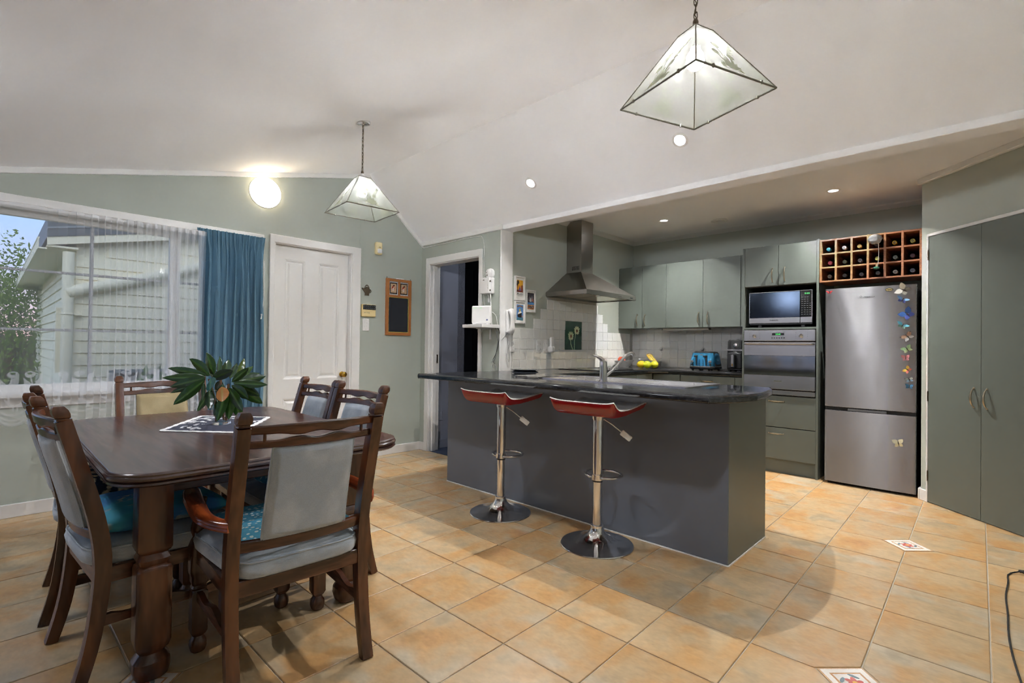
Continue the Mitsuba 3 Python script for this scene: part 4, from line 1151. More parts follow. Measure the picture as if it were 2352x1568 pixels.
fruit('apple', -2.455, 3.08, WT + 0.082, 0.045, (164, 40, 36), (208, 108, 60), 'red apple in the left hand white bowl'.replace('left hand ', 'smaller '), 'apple')
for x, y, c1, c2, lb, rot in ((-2.205, 3.09, (222, 190, 20), (236, 200, 40), 'yellow lemon beside the apple bowl', 20), (-2.112, 3.055, (206, 206, 26), (188, 196, 40), 'greenish lemon in front, between the two others', 70), (-2.075, 3.15, (222, 206, 34), (196, 202, 48), 'yellow green lemon at the foot of the banana bowl', -30)):
    fruit('lemon', x, y, WT + 0.042, 0.041, c1, c2, lb, 'lemon', (1.15, 1, 1), 'lemons on the worktop', rot)
for i, (dx, da) in enumerate(((0, 0), (0.022, 10), (-0.02, -8))):
    k = thing('banana', ['ripe banana standing highest in the white bowl', 'ripe banana, the one nearer the toaster in the white bowl', 'ripe banana lying nearest the apple bowl in its white bowl'][i], 'banana', 'bananas in the white bowl')
    t = np.linspace(0, 1, 16)
    p = np.c_[-2.25 + dx + 0.10 * t ** 1.5 + 0.02 * i * t, 3.33 - 0.03 * t, WT + 0.165 - 0.005 * i - 0.12 * t ** 1.3]
    r = 0.0165 * np.clip(np.minimum((t + 0.06) * 4.5, (1.06 - t) * 6), 0.28, 1)
    c = np.tile(np.array((224, 184, 62.0)), (16 * 10 + 2, 1))
    m = tube(p, r, 10)
    z = np.array(m.vertices)
    c = np.where(((z[:, 2] > WT + 0.15))[:, None], (110, 92, 52), np.where((meshkit.noise(z * 90, 3) > 0.74)[:, None], (130, 92, 40), (222, 182, 64)))
    part(k, 'skin', m, 'vc_satin', True, c)

# lotus tile picture over the cooktop
k = thing('tile_picture', 'dark green tile panel painted with two cream lotus flowers', 'tile picture')
fo = frame_on([-2.5765, 2.294, 1.241], [0, 1, 0])
lay = [(sbox(-0.146, -0.149, 0.146, 0.149), (20, 52, 40))]
for a in range(12):
    lay.append((leafp(rng.uniform(-.14, .14), rng.uniform(-.14, .1), rng.uniform(-.14, .14), rng.uniform(-.1, .14), 0.035).intersection(sbox(-.145, -.148, .145, .148)), (26 + 3 * (a % 4), 66 + 5 * (a % 3), 48)))
lay += [(LineString([(-0.05, -0.03), (-0.045, -0.09), (-0.01, -0.146)]).buffer(0.005), (176, 196, 160)), (LineString([(0.045, 0.03), (0.02, -0.05), (0.02, -0.146)]).buffer(0.005), (150, 178, 142))]
for cx, cy, s in ((-0.045, -0.01, 1.0), (0.055, 0.05, 1.0)):
    for a in (-60, -35, 0, 32, 62, 90, 120, 150, 180, 215, 240):
        L = 0.062 if 20 < a < 160 else 0.05
        t = math.radians(a)
        lay.append((leafp(cx, cy, cx + L * math.cos(t), cy + L * math.sin(t) * 0.95, 0.026), (206, 216, 176) if a % 2 == 0 else (226, 228, 196)))
    lay.append((ell(cx, cy + 0.002, 0.015, 0.018), (122, 66, 30)))
    lay.append((ell(cx + 0.004, cy + 0.004, 0.007, 0.010), (78, 40, 22)))
m, c = plate_mesh(lay, fo, 0.006, 0.0002, 0.001)
part(k, 'panel', prism_x(sbox(2.146, 1.09, 2.442, 1.392), -2.576, -2.568), 'vc_gloss', False, (22, 54, 42))
part(k, 'painting', m, 'vc_gloss', False, c)

# framed prints
pr = [(1.447, 1.667, 0.072, 0.115, 'small white framed print of an orange sunset, highest of three'), (1.604, 1.557, 0.069, 0.108, 'small white framed poster print with a dark city and orange lettering'), (1.452, 1.441, 0.072, 0.106, 'small white framed print of an ocean liner on blue, lowest of three')]
for i, (y, z, hw_, hh, lb) in enumerate(pr):
    k = thing('framed_print', lb, 'picture')
    fo = frame_on([-2.577, y, z], [0, 1, 0])
    m = prism(sbox(-hw_, -hh, hw_, hh).difference(sbox(-hw_ + 0.012, -hh + 0.012, hw_ - 0.012, hh - 0.012)), 0.0, 0.016)
    m.vertices = fo(m.vertices)
    part(k, 'frame', m, 'white_gloss')
    m = prism(sbox(-hw_ + 0.011, -hh + 0.011, hw_ - 0.011, hh - 0.011), 0.001, 0.008)
    m.vertices = fo(m.vertices)
    part(k, 'mount', m, 'vc_matte', False, (232, 232, 228))
    if i == 0:
        lay = [(sbox(-.042, -.036, .042, .078), (226, 150, 40)), (sbox(-.042, .03, .042, .078), (236, 176, 50)), (sbox(-.042, -.036, .042, -.016), (96, 40, 30)), (Polygon([(-.02, -.02), (0, .022), (.016, -.02)]), (92, 84, 140)), (Polygon([(.016, -.03), (.02, .026), (.03, .034), (.04, .02), (.042, -.03)]), (112, 50, 36)),
               (LineString([(-.034, -.03), (-.03, .05)]).buffer(.003), (40, 26, 22)), (ell(-.028, .056, .016, .018), (46, 32, 24)), (ell(-.036, .036, .010, .014), (40, 28, 22)), (sbox(-.042, -.062, .042, -.058), (140, 140, 144)), (ell(-.028, -.048, .009, .006), (60, 62, 70)), (sbox(-.01, -.051, .036, -.047), (110, 110, 116)), (sbox(-.03, -.072, .03, -.069), (150, 150, 152))]
    elif i == 1:
        lay = [(sbox(-.046, -.078, .046, .08), (36, 34, 46)), (sbox(-.046, .074, .046, .08), (26, 26, 30)), (Polygon([(-.04, .0), (-.02, .05), (0, .01), (.02, .06), (.04, .0)]), (96, 92, 104)), (Polygon([(-.02, .0), (.0, .04), (.01, -.01)]), (200, 196, 190)), (Polygon([(.01, .01), (.03, .03), (.04, -.01)]), (150, 96, 80)), (sbox(-.046, -.034, .046, -.012), (74, 128, 182)), (sbox(-.046, -.078, .046, -.036), (216, 150, 96)), (Polygon([(-.04, -.066), (.03, -.045), (.03, -.05), (-.04, -.071)]), (80, 130, 190))]
    else:
        lay = [(sbox(-.045, -.075, .045, .072), (86, 130, 186)), (sbox(-.045, -.075, .045, -.05), (70, 120, 140)), (LineString([(-.034, .052), (-.015, .06), (.015, .06), (.034, .052)]).buffer(.005), (120, 84, 60)), (Polygon([(-.03, -.046), (-.034, -.022), (.024, -.002), (.022, -.05)]), (26, 24, 28)), (Polygon([(-.034, -.022), (-.02, .002), (.012, .012), (.024, -.002)]), (230, 228, 220)), (Polygon([(-.012, .002), (-.01, .03), (.004, .034), (.004, .008)]), (210, 180, 50)), (sbox(.026, -.046, .036, -.03), (206, 120, 80))]
    m, c = plate_mesh(lay, fo, 0.008, 0.0003, 0.0006)
    kk = part(k, 'print', m, 'vc_satin', False, c)
    if i == 1:
        part(kk, 'lettering', text_on('P&O', 0.030, fo, 0, -0.057, 0.0115, True), 'vc_satin', False, (34, 26, 30))

# power points and plug
def outlet(y, z, lb):
    k = thing('power_point', lb, 'socket')
    fo = frame_on([-2.577, y, z], [0, 1, 0])
    m = rbox(-0.036, 0.036, -0.06, 0.06, 0.0, 0.012, 0.004); m.vertices = fo(m.vertices)
    part(k, 'plate', m, 'white_gloss', 40)
    for s in (0.034, 0.016, -0.034):
        m = rbox(-0.02, -0.008, s - 0.006, s + 0.006, 0.010, 0.017, 0.003); m.vertices = fo(m.vertices)
        part(k, 'switch', m, 'white_gloss', 40)
    m = cat(*[box(0.012 + a, 0.015 + a, b - 0.003, b + 0.003, 0.0115, 0.0128) for a, b in ((0, 0.035), (0.008, 0.026), (0, -0.03), (0.008, -0.021))]); m.vertices = fo(m.vertices)
    part(k, 'pin_slot', m, 'black_matt')


outlet(1.732, 1.117, 'white double power point on the tiles, the one nearer the pictures')
outlet(1.835, 1.117, 'white power point behind the plugged in white charger')
k = thing('plug_in_device', 'white upright plug in device in the power point beside the lotus picture', 'charger')
part(k, 'body', rbox(-2.566, -2.500, 1.852, 1.915, 1.06, 1.125, 0.02), 'white_gloss', 40)
part(k, 'fin', rbox(-2.545, -2.515, 1.86, 1.914, 1.07, 1.215, 0.013), 'white_gloss', 40)
part(k, 'button', mv(lathe([(0, 0), (0.008, 0), (0.007, 0.004), (0, 0.005)], 16), -2.514, 1.888, 1.105, ry=90), 'steel', 40)

# wall phone and its socket
k = thing('wall_phone', 'white wall telephone hanging on the board by the hall doorway', 'telephone')
part(k, 'base', rbox(-2.569, -2.537, 1.252, 1.318, 1.238, 1.452, 0.02), 'white_gloss', 40)
hp_ = np.array([[-2.528, 1.285, 1.452], [-2.512, 1.285, 1.43], [-2.506, 1.285, 1.35], [-2.512, 1.285, 1.27], [-2.528, 1.285, 1.244]])
part(k, 'handset', sweep_rect(spline(hp_, 20), [0, 1, 0], 0.052 + 0.012 * np.cos(np.linspace(0, 2 * np.pi, 20)) - 0.01 * (np.abs(np.linspace(-1, 1, 20)) > .93), 0.034 + 0.008 * np.cos(np.linspace(0, 2 * np.pi, 20)), 3, 16), 'white_gloss', 40)
t = np.linspace(0, 1, 120)
base = spline([[-2.53, 1.285, 1.24], [-2.545, 1.275, 1.13], [-2.55, 1.283, 0.985], [-2.55, 1.295, 0.975], [-2.547, 1.302, 1.0], [-2.552, 1.295, 1.12], [-2.553, 1.29, 1.235]], 120)
part(k, 'cord', tube(base + 0.0035 * np.c_[np.cos(t * 240), np.sin(t * 240), 0 * t], 0.0035, 6), 'white_gloss', True)
k = thing('phone_socket', 'small white double socket under the wall telephone', 'socket')
part(k, 'plate', rbox(-2.569, -2.555, 1.315, 1.375, 1.065, 1.165, 0.004), 'white_gloss', 40)
part(k, 'switch', many(*[box(-2.556, -2.551, 1.35, 1.362, z, z + 0.012) for z in (1.085, 1.115, 1.145)]), 'white_satin')

# wall beside the hall door: smoke alarm, boxes, shelf, modem, cables
k = thing('smoke_alarm', 'round white smoke alarm on the wall above the router box', 'smoke alarm')
part(k, 'base', mv(lathe([(0, 0), (0.048, 0), (0.048, 0.014), (0.045, 0.02), (0, 0.02)], 36), -2.718, YH, 1.793, rx=90), 'white_gloss', 40)
part(k, 'cover', mv(lathe([(0, 0.018), (0.042, 0.018), (0.04, 0.034), (0.032, 0.04), (0, 0.042)], 36), -2.718, YH, 1.793, rx=90), 'white_gloss', 40)
part(k, 'button', many(mv(lathe([(0, 0), (0.006, 0), (0.006, 0.003), (0, 0.003)], 12), -2.728, YH - 0.0405, 1.776, rx=90), mv(lathe([(0, 0), (0.004, 0), (0.004, 0.003), (0, 0.003)], 12), -2.735, YH - 0.0405, 1.80, rx=90)), 'iron')
k = thing('fibre_box', 'white rectangular network box on the wall below the smoke alarm', 'network box')
part(k, 'back_box', box(-2.80, -2.665, YH - 0.028, YH, 1.60, 1.752, 0.006), 'white_gloss')
part(k, 'cover', rbox(-2.812, -2.684, YH - 0.058, YH - 0.024, 1.604, 1.754, 0.008), 'white_gloss', 40)
part(k, 'port', many(*[box(-2.6845, -2.682, YH - 0.05, YH - 0.035, z, z + 0.014) for z in (1.625, 1.71)]), 'iron')
part(k, 'marks', cat(box(-2.766, -2.744, YH - 0.0592, YH - 0.0578, 1.727, 1.732), *[box(-2.70, -2.697, YH - 0.0592, YH - 0.0578, 1.65 + i * .014, 1.653 + i * .014) for i in range(4)]), 'iron')
part(k, 'cable', cat(tube(spline([[-2.785, YH - 0.03, 1.602], [-2.79, YH - 0.012, 1.54], [-2.786, YH - 0.008, 1.45], [-2.79, YH - 0.008, 1.31]], 16), 0.003, 6), tube([[-2.728, YH - 0.03, 1.602], [-2.726, YH - 0.012, 1.56]], 0.004, 6), box(-2.742, -2.722, YH - 0.014, YH - 0.006, 1.525, 1.565), tube([[-2.692, YH - 0.03, 1.602], [-2.69, YH - 0.008, 1.31]], 0.005, 6)), 'white_satin', True, label='white cables with a tag')
k = thing('wall_shelf', 'small white shelf on the wall beside the hall doorway', 'shelf')
part(k, 'board', box(-2.845, -2.580, 0.975, YH, 1.283, 1.312, 0.002), 'white_gloss')
part(k, 'bracket', cat(box(-2.716, -2.70, YH - 0.012, YH, 1.18, 1.284), box(-2.716, -2.70, 1.03, YH, 1.272, 1.284)), 'white_gloss')
k = thing('modem', 'white rounded modem standing on the small shelf', 'modem')
M = np.eye(4); a = math.radians(24)
M[:3, 0], M[:3, 1], M[:3, 3] = [math.cos(a), math.sin(a), 0], [-math.sin(a), math.cos(a), 0], [-2.695, 1.075, 1.312]
part(k, 'body', xf(rbox(-0.095, 0.095, -0.018, 0.018, 0.006, 0.172, 0.016), M), 'white_gloss', 40)
part(k, 'foot', xf(cat(*[box(x, x + 0.03, -0.022, 0.022, 0, 0.01, 0.003) for x in (-0.08, 0.05)]), M), 'white_gloss')
part(k, 'indicator', xf(cat(*[box(x, x + 0.004, -0.0188, -0.0175, 0.148, 0.152) for x in (-0.07, -0.055, -0.046, -0.006, 0.002)]), M), 'vc_matte', False, (110, 230, 120), emitter=emit(0.8, (.2, 1, .3)), label='green indicator lights')
part(k, 'emblem', xf(mv(lathe([(0, 0), (0.008, 0), (0.007, 0.0016), (0, 0.002)], 16), 0.062, -0.0175, 0.042, rx=90), M), 'vc_satin', False, (92, 96, 140))
part(k, 'cable', cat(tube(spline([[-2.62, 1.13, 1.43], [-2.59, 1.15, 1.40], [-2.586, 1.17, 1.33], [-2.588, 1.19, 1.28]], 14), 0.003, 6), tube(spline([[-2.80, 1.14, 1.282], [-2.81, 1.14, 1.25], [-2.78, 1.15, 1.245], [-2.76, 1.15, 1.282]], 14), 0.003, 6)), 'white_satin', True)
k = thing('black_cable', 'thin dark cables hanging from the shelf down to the worktop', 'cable')
part(k, 'strand', tube(spline([[-2.60, 1.14, 1.315], [-2.583, 1.185, 1.27], [-2.60, 1.195, 1.12], [-2.635, 1.195, 1.03], [-2.655, 1.19, 0.985], [-2.63, 1.19, 0.95], [-2.625, 1.185, 0.9]], 40), 0.0028, 6), 'black_satin', True)
part(k, 'strand', tube(spline([[-2.60, 1.15, 1.312], [-2.60, 1.19, 1.20], [-2.62, 1.195, 1.05], [-2.65, 1.19, 0.98], [-2.68, 1.19, 0.97]], 30), 0.0025, 6), 'vc_satin', True, (96, 98, 102))
part(k, 'strand', tube(spline([[-2.61, 1.19, 1.20], [-2.575, 1.20, 1.17], [-2.567, 1.25, 1.21], [-2.56, 1.28, 1.235]], 20), 0.0022, 6), 'vc_satin', True, (110, 112, 116))
k = thing('grommet_hook', 'small chrome hook loop standing at the end of the cables', 'hook')
part(k, 'loop', tube(spline([[-2.63, 1.18, 0.898], [-2.612, 1.18, 0.92], [-2.618, 1.18, 0.95], [-2.645, 1.18, 0.95], [-2.648, 1.18, 0.92]], 20, True), 0.003, 6, True), 'chrome', True)
k = thing('white_cable', 'thin white cable fixed along the cornice and down beside the hall doorway', 'cable')
part(k, 'strand', tube(spline([[-3.77, YH - 0.006, 2.165], [-3.3, YH - 0.006, 2.168], [-2.90, YH - 0.006, 2.168], [-2.84, YH - 0.006, 2.155], [-2.815, YH - 0.006, 2.10], [-2.81, YH - 0.006, 1.95], [-2.806, YH - 0.006, 1.76]], 50), 0.003, 6), 'white_satin', True)

# window wall fittings
def on_wall(y, z):
    return frame_on([XW, y, z], [0, 1, 0])


k = thing('motion_sensor', 'cream alarm motion sensor high on the green wall', 'sensor')
fo = on_wall(0.664, 2.08)
m = rbox(-0.036, 0.036, -0.062, 0.062, 0, 0.040, 0.012); m.vertices = fo(m.vertices)
part(k, 'body', m, 'vc_satin', 40, (222, 206, 160))
m = rbox(-0.024, 0.030, -0.05, -0.004, 0.022, 0.046, 0.01); m.vertices = fo(m.vertices)
part(k, 'lens', m, 'white_gloss', 40, label='white lens')
m = cat(*[box(-0.006 + i * .008, -0.001 + i * .008, 0.008, 0.014, 0.0398, 0.0408) for i in range(3)]); m.vertices = fo(m.vertices)
part(k, 'marks', m, 'iron')
k = thing('teapot_ornament', 'small dark metal teapot hanging on the wall above the alarm keypad', 'ornament')
fo = on_wall(0.550, 1.648)
tp = unary_union([ell(0, 0, 0.030, 0.026), leafp(-0.018, -0.004, -0.052, 0.024, 0.016), sbox(-0.018, -0.038, 0.018, -0.02), ell(0, 0.026, 0.012, 0.010)])
m = prism(tp.buffer(0.002), 0.002, 0.014); m.vertices = fo(m.vertices)
part(k, 'pot', m, 'iron')
pts = np.array([[0.024 * math.cos(t), 0.014 + 0.042 * math.sin(t), 0.008] for t in np.linspace(0.1, math.pi - 0.1, 16)])
part(k, 'top_handle', tube(fo(pts), 0.0035, 8), 'iron', True)
pts = np.array([[0.030 + 0.016 * math.cos(t), -0.002 + 0.017 * math.sin(t), 0.008] for t in np.linspace(-1.7, 1.7, 14)])
part(k, 'side_handle', tube(fo(pts), 0.003, 8), 'iron', True)
m = cat(*[box(x, x + 0.008, -0.048, -0.036, 0.003, 0.013) for x in (-0.022, -0.004, 0.014)]); m.vertices = fo(m.vertices)
part(k, 'foot', m, 'iron')
k = thing('alarm_keypad', 'cream alarm keypad with a black screen beside the white door', 'keypad')
fo = on_wall(0.566, 1.452)
m = rbox(-0.076, 0.076, -0.06, 0.06, 0, 0.026, 0.006); m.vertices = fo(m.vertices)
part(k, 'case', m, 'vc_satin', 40, (222, 200, 146))
m = box(-0.066, 0.074, 0.008, 0.056, 0.022, 0.0275, 0.002); m.vertices = fo(m.vertices)
part(k, 'screen', m, 'black_gloss')
m = cat(*[box(-0.06 + i * .022, -0.05 + i * .022, z, z + .006, 0.0272, 0.028) for i in range(6) for z in (0.018, 0.04)]); m.vertices = fo(m.vertices)
part(k, 'key_print', m, 'vc_matte', False, (90, 92, 92))
m = cat(box(-0.055, -0.035, -0.026, -0.02, 0.0258, 0.0268), box(-0.03, 0.006, -0.026, -0.02, 0.0258, 0.0268)); m.vertices = fo(m.vertices)
part(k, 'label_print', m, 'vc_matte', False, (160, 150, 120))
k = thing('light_switch', 'white four button light switch below the alarm keypad', 'light switch')
fo = on_wall(0.543, 1.312)
m = rbox(-0.036, 0.036, -0.06, 0.06, 0, 0.010, 0.003); m.vertices = fo(m.vertices)
part(k, 'plate', m, 'white_gloss', 40)
for a in (-0.012, 0.014):
    for b in (-0.012, 0.02):
        m = mv(lathe([(0, 0), (0.009, 0), (0.008, 0.005), (0, 0.006)], 16), a, b, 0.009); m.vertices = fo(m.vertices)
        part(k, 'button', m, 'white_gloss', 40)
m = cat(*[mv(lathe([(0, 0), (0.003, 0), (0.003, 0.001), (0, 0.001)], 8), 0, b, 0.0098) for b in (-0.045, 0.048)]); m.vertices = fo(m.vertices)
part(k, 'screw', m, 'nickel')

k = thing('chalkboard', 'wood framed chalkboard with two small picture tiles at the top', 'chalkboard')
fo = on_wall(0.915, 1.509)
fr_ = sbox(-0.152, -0.292, 0.152, 0.289).difference(sbox(-0.122, -0.262, 0.122, 0.10)).difference(sbox(-0.115, 0.122, -0.006, 0.262)).difference(sbox(0.014, 0.122, 0.118, 0.262))
m = prism(fr_, 0, 0.018); m.vertices = fo(m.vertices)
part(k, 'frame', m, 'vc_satin', False, (146, 92, 48))
m = prism(sbox(-0.124, -0.264, 0.124, 0.102), 0.002, 0.008); m.vertices = fo(m.vertices)
part(k, 'board', m, 'vc_matte', False, (30, 32, 36))
m = prism(sbox(-0.124, -0.264, 0.124, 0.102).difference(sbox(-0.117, -0.257, 0.117, 0.095)), 0.006, 0.0125); m.vertices = fo(m.vertices)
part(k, 'edging', m, 'vc_satin', False, (166, 160, 84), label='yellow green edging')
for cx_ in (-0.060, 0.066):
    lay = [(sbox(cx_ - .055, 0.12, cx_ + .055, 0.264), (190, 196, 200)), (sbox(cx_ - .043, 0.135, cx_ + .043, 0.249), (42, 32, 28)), (sbox(cx_ - .034, 0.146, cx_ + .034, 0.238), (196, 168, 136)), (ell(cx_ - .002, 0.196, .018, .03, -25), (150, 48, 38)), (ell(cx_ + .004, 0.198, .010, .018, -25), (206, 170, 140)), (ell(cx_ - .008, 0.178, .012, .014), (240, 236, 226)), (ell(cx_ - .008, 0.178, .004, .005), (90, 40, 34)), (ell(cx_ + .0, 0.218, .008, .008), (80, 46, 34))]
    m, c = plate_mesh(lay, fo, 0.003, 0.001, 0.001)
    part(k, 'picture_tile', m, 'vc_gloss', False, c)
m = cat(*[mv(lathe([(0, 0), (0.004, 0), (0.004, 0.008), (0, 0.009)], 10), x, 0.294, 0.01, rx=-90) for x in (-0.142, 0.142)]); m.vertices = fo(m.vertices)
part(k, 'hook', m, 'iron')
for i, (a, b) in enumerate(((-0.03, 0.014), (0.02, 0.062))):
    kk = thing('chalk', ['white chalk stick on the chalkboard frame, the one nearer the white door', 'white chalk stick on the chalkboard frame, the one nearer the hall'][i], 'chalk', 'chalk sticks on the chalkboard')
    pts = np.array([[a, 0.294, 0.009], [b, 0.294, 0.009]])
    scene[kk] = shape(tube(fo(pts), 0.005, 10), 'white_satin', 40)

# ceiling air valve
k = thing('air_vent', 'round white air valve in the flat kitchen ceiling', 'air vent')
part(k, 'ring', mv(lathe([(0.05, 0), (0.082, 0), (0.084, -0.006), (0.070, -0.012), (0.05, -0.010)], 36), -1.35, 3.117, 2.43), 'white_satin', 40)
part(k, 'disc', mv(lathe([(0, -0.022), (0.046, -0.022), (0.052, -0.018), (0.046, -0.012), (0, -0.012)], 36), -1.35, 3.117, 2.43), 'white_satin', 40)
part(k, 'throat', mv(lathe([(0, -0.001), (0.054, -0.001), (0.054, -0.004), (0, -0.004)], 30), -1.35, 3.117, 2.43), 'iron')
# ------------------------------------------------------------------ bar stools
def stool_seat():
    """Side profile in local yz: raised back at -y, dip, front lip at +y."""
    yt = np.array([-0.185, -0.175, -0.150, -0.120, -0.085, -0.03, 0.05, 0.12, 0.165, 0.182])
    zt = np.array([0.086, 0.078, 0.055, 0.040, 0.036, 0.036, 0.044, 0.054, 0.060, 0.058])
    yb = np.array([-0.187, -0.183, -0.168, -0.145, -0.11, -0.03, 0.05, 0.12, 0.172, 0.188])
    zb = np.array([0.082, 0.060, 0.028, 0.010, 0.004, 0.006, 0.014, 0.022, 0.030, 0.045])
    n = 44
    t = np.linspace(0, 1, n)
    s = np.linspace(0, 1, len(yt))
    from scipy.interpolate import PchipInterpolator as PI
    f = lambda a: PI(s, a)(t)
    YT, ZT, YB, ZB = f(yt), f(zt), f(yb), f(zb)
    us = np.linspace(-1, 1, 33)
    hw = 0.205

    def edge(u):
        a = np.clip((np.abs(u) - 0.80) / 0.20, 0, 1)
        return 1 - np.sqrt(np.clip(1 - a ** 2, 0, 1))
    top = sheet(lambda U, V: (U * hw, np.interp(V, t, YT), np.interp(V, t, ZT) + 0.012 * np.abs(U) ** 6), us, t)
    shell = slab(top, 0.006) if top.vertex_normals[:, 2].mean() > 0 else slab(trimesh.Trimesh(top.vertices, top.faces[:, ::-1], process=False), 0.006)
    bot = sheet(lambda U, V: (U * hw * 0.997, np.interp(V, t, YB), np.interp(V, t, ZB) * (1 - edge(U)) + (np.interp(V, t, ZT) + 0.012 * np.abs(U) ** 6 - 0.003) * edge(U)), us, t)
    up_ = sheet(lambda U, V: (U * hw * 0.997, np.interp(V, t, YT * 0.995), np.interp(V, t, ZT) + 0.012 * np.abs(U) ** 6 - 0.003), us, t)
    nv = len(t)
    idx = np.r_[np.arange(nv), np.arange(1, len(us)) * nv + nv - 1, (len(us) - 1) * nv + np.arange(nv - 1)[::-1], np.arange(1, len(us) - 1)[::-1] * nv]
    k = len(bot.vertices)
    a, b = idx, np.roll(idx, -1)
    body = trimesh.Trimesh(np.vstack([bot.vertices, up_.vertices]), np.vstack([bot.faces[:, ::-1], up_.faces + k, np.stack([a, b, b + k], 1), np.stack([a, b + k, a + k], 1)]), process=False)
    return shell, body


st_white, st_red = stool_seat()
P('stool_red', (112, 4, 9), 0.07, 0.6, clearcoat=0.6, clearcoat_gloss=0.95)
d_white, d_red = shape(st_white, 'white_gloss', 50), shape(st_red, 'stool_red', 50)
d_pole = shape(lathe([(0, 0.30), (0.0245, 0.30), (0.0245, 0.355), (0.0255, 0.357), (0.0255, 0.364), (0.0285, 0.365), (0.0285, 0.70), (0.034, 0.715), (0.034, 0.738), (0, 0.738)], 32), 'chrome', 40)
d_pole2 = shape(lathe([(0, 0.03), (0.0245, 0.03), (0.0245, 0.36), (0, 0.36)], 32), 'chrome', 40)
d_base = shape(lathe([(0, 0.0), (0.203, 0.0), (0.205, 0.004), (0.203, 0.008), (0.16, 0.016), (0.10, 0.032), (0.065, 0.052), (0.042, 0.078), (0.036, 0.098), (0.036, 0.112), (0.027, 0.114), (0, 0.115)], 64), 'chrome', 40)
ang = np.linspace(-2.62, 2.62, 40)
ring = np.c_[0.105 * np.sin(ang) * 1.0, 0.065 + 0.105 * np.cos(ang) * 0.92, np.full(40, 0.385)]
ring = np.vstack([[[-0.026, 0.0, 0.375]], [[-0.045, -0.022, 0.383]], ring, [[0.045, -0.022, 0.383]], [[0.026, 0.0, 0.375]]])
d_ring = shape(tube(spline(ring, 70), 0.0075, 10), 'chrome', True)
d_ringc = shape(lathe([(0.0285, 0.366), (0.034, 0.367), (0.034, 0.398), (0.0285, 0.40)], 28), 'chrome', 40)
d_collar = shape(lathe([(0.0248, 0.357), (0.0292, 0.357), (0.0292, 0.364), (0.0248, 0.364)], 28), 'black_satin')
lev = np.array([[0.02, 0.01, 0.715], [0.05, 0.03, 0.695], [0.115, 0.075, 0.635]])
d_lev = shape(tube(spline(lev, 8), 0.0042, 8), 'chrome', True)
M = np.eye(4); dv = (lev[2] - lev[1]); dv /= np.linalg.norm(dv); sd = np.cross(dv, [0, 0, 1]); sd /= np.linalg.norm(sd)
M[:3, 0], M[:3, 1], M[:3, 2], M[:3, 3] = sd, np.cross(dv, sd), dv, lev[2]
d_pad = shape(xf(rbox(-0.006, 0.006, -0.017, 0.017, -0.01, 0.058, 0.0055), M), 'white_satin', 40)
for x, y, rz, lb in ((-1.722, 0.372, 1.0, 'red and white bar stool on a chrome pole, the one nearer the hall doorway'), (-0.955, 0.380, 2.5, 'red and white bar stool on a chrome pole, the one nearer the bowed worktop end')):
    k = thing('bar_stool', lb, 'bar stool', 'bar stools')
    M = T4().translate([x, y, 0]).rotate([0, 0, 1], rz)
    Mz = T4().translate([x, y, 0.737]).rotate([0, 0, 1], rz)
    put(k, 'base', d_base, M, 'round trumpet shaped chrome base')
    put(k, 'inner_pole', d_pole2, M)
    put(k, 'pole', d_pole, M)
    put(k, 'collar', d_collar, M, 'black collar')
    r_ = put(k, 'footrest', d_ring, M, 'oval chrome footrest')
    put(r_, 'clamp', d_ringc, M)
    put(k, 'seat_shell', d_red, Mz, 'glossy red underside of the seat')
    put(k, 'seat_top', d_white, Mz, 'white top of the seat')
    l_ = put(k, 'lever', d_lev, M)
    put(l_, 'grip', d_pad, M, 'pale grey lever grip')

# ------------------------------------------------------------------ dining table
k = thing('dining_table', 'dark mahogany dining table with heavy square carved legs and a polished top', 'table')
tcx, tcy, thx, thy = -1.902, -1.278, 0.762, 0.500
TTOP = 0.722


def rrect(hx, hy, r, z, n=9):
    pts = []
    for sx, sy, a0 in ((1, 1, 0), (-1, 1, 90), (-1, -1, 180), (1, -1, 270)):
        for a in np.radians(np.linspace(a0, a0 + 90, n)):
            pts.append([tcx + sx * (hx - r) + r * math.cos(a), tcy + sy * (hy - r) + r * math.sin(a), z])
    return pts


R0 = 0.135
prof = [(-0.024, 0.678), (-0.010, 0.680), (-0.002, 0.686), (-0.003, 0.692), (-0.008, 0.694), (-0.001, 0.700), (0.0, 0.706), (-0.004, 0.711), (-0.006, 0.712), (-0.005, 0.716), (-0.009, 0.7205), (-0.014, 0.722)]
part(k, 'table_top', loft([rrect(thx + o, thy + o, R0 + o, z) for o, z in prof]), 'wood_top', 34)
for sx in (-1, 1):
    part(k, 'apron', box(tcx + sx * 0.512 - 0.011, tcx + sx * 0.512 + 0.011, tcy - 0.33, tcy + 0.33, 0.60, 0.68, 0.003), 'wood_rail')
for sy in (-1, 1):
    part(k, 'apron', box(tcx - 0.50, tcx + 0.50, tcy + sy * 0.352 - 0.011, tcy + sy * 0.352 + 0.011, 0.60, 0.68, 0.003), 'wood_rail')
L = lambda z, h, e=9: ringsq(0, 0, z, h, h, e, 28)
lr = [L(0, 0.038, 3), L(0.008, 0.046, 3), L(0.035, 0.054, 3), L(0.062, 0.053, 3), L(0.078, 0.042, 3), L(0.086, 0.036, 3), L(0.092, 0.038, 4), L(0.104, 0.045, 8), L(0.125, 0.050, 14), L(0.362, 0.050, 14), L(0.372, 0.047, 10), L(0.378, 0.040, 6), L(0.384, 0.043, 5), L(0.398, 0.048, 6), L(0.410, 0.043, 5), L(0.416, 0.039, 6), L(0.424, 0.046, 10), L(0.434, 0.050, 14), L(0.679, 0.050, 14)]
d_leg = shape(loft(lr), 'wood_post', 30)
for x, y in ((-1.372, -1.634), (-1.384, -0.920), (-2.432, -1.634), (-2.432, -0.920)):
    put(k, 'leg', d_leg, T4().translate([x, y, 0]))

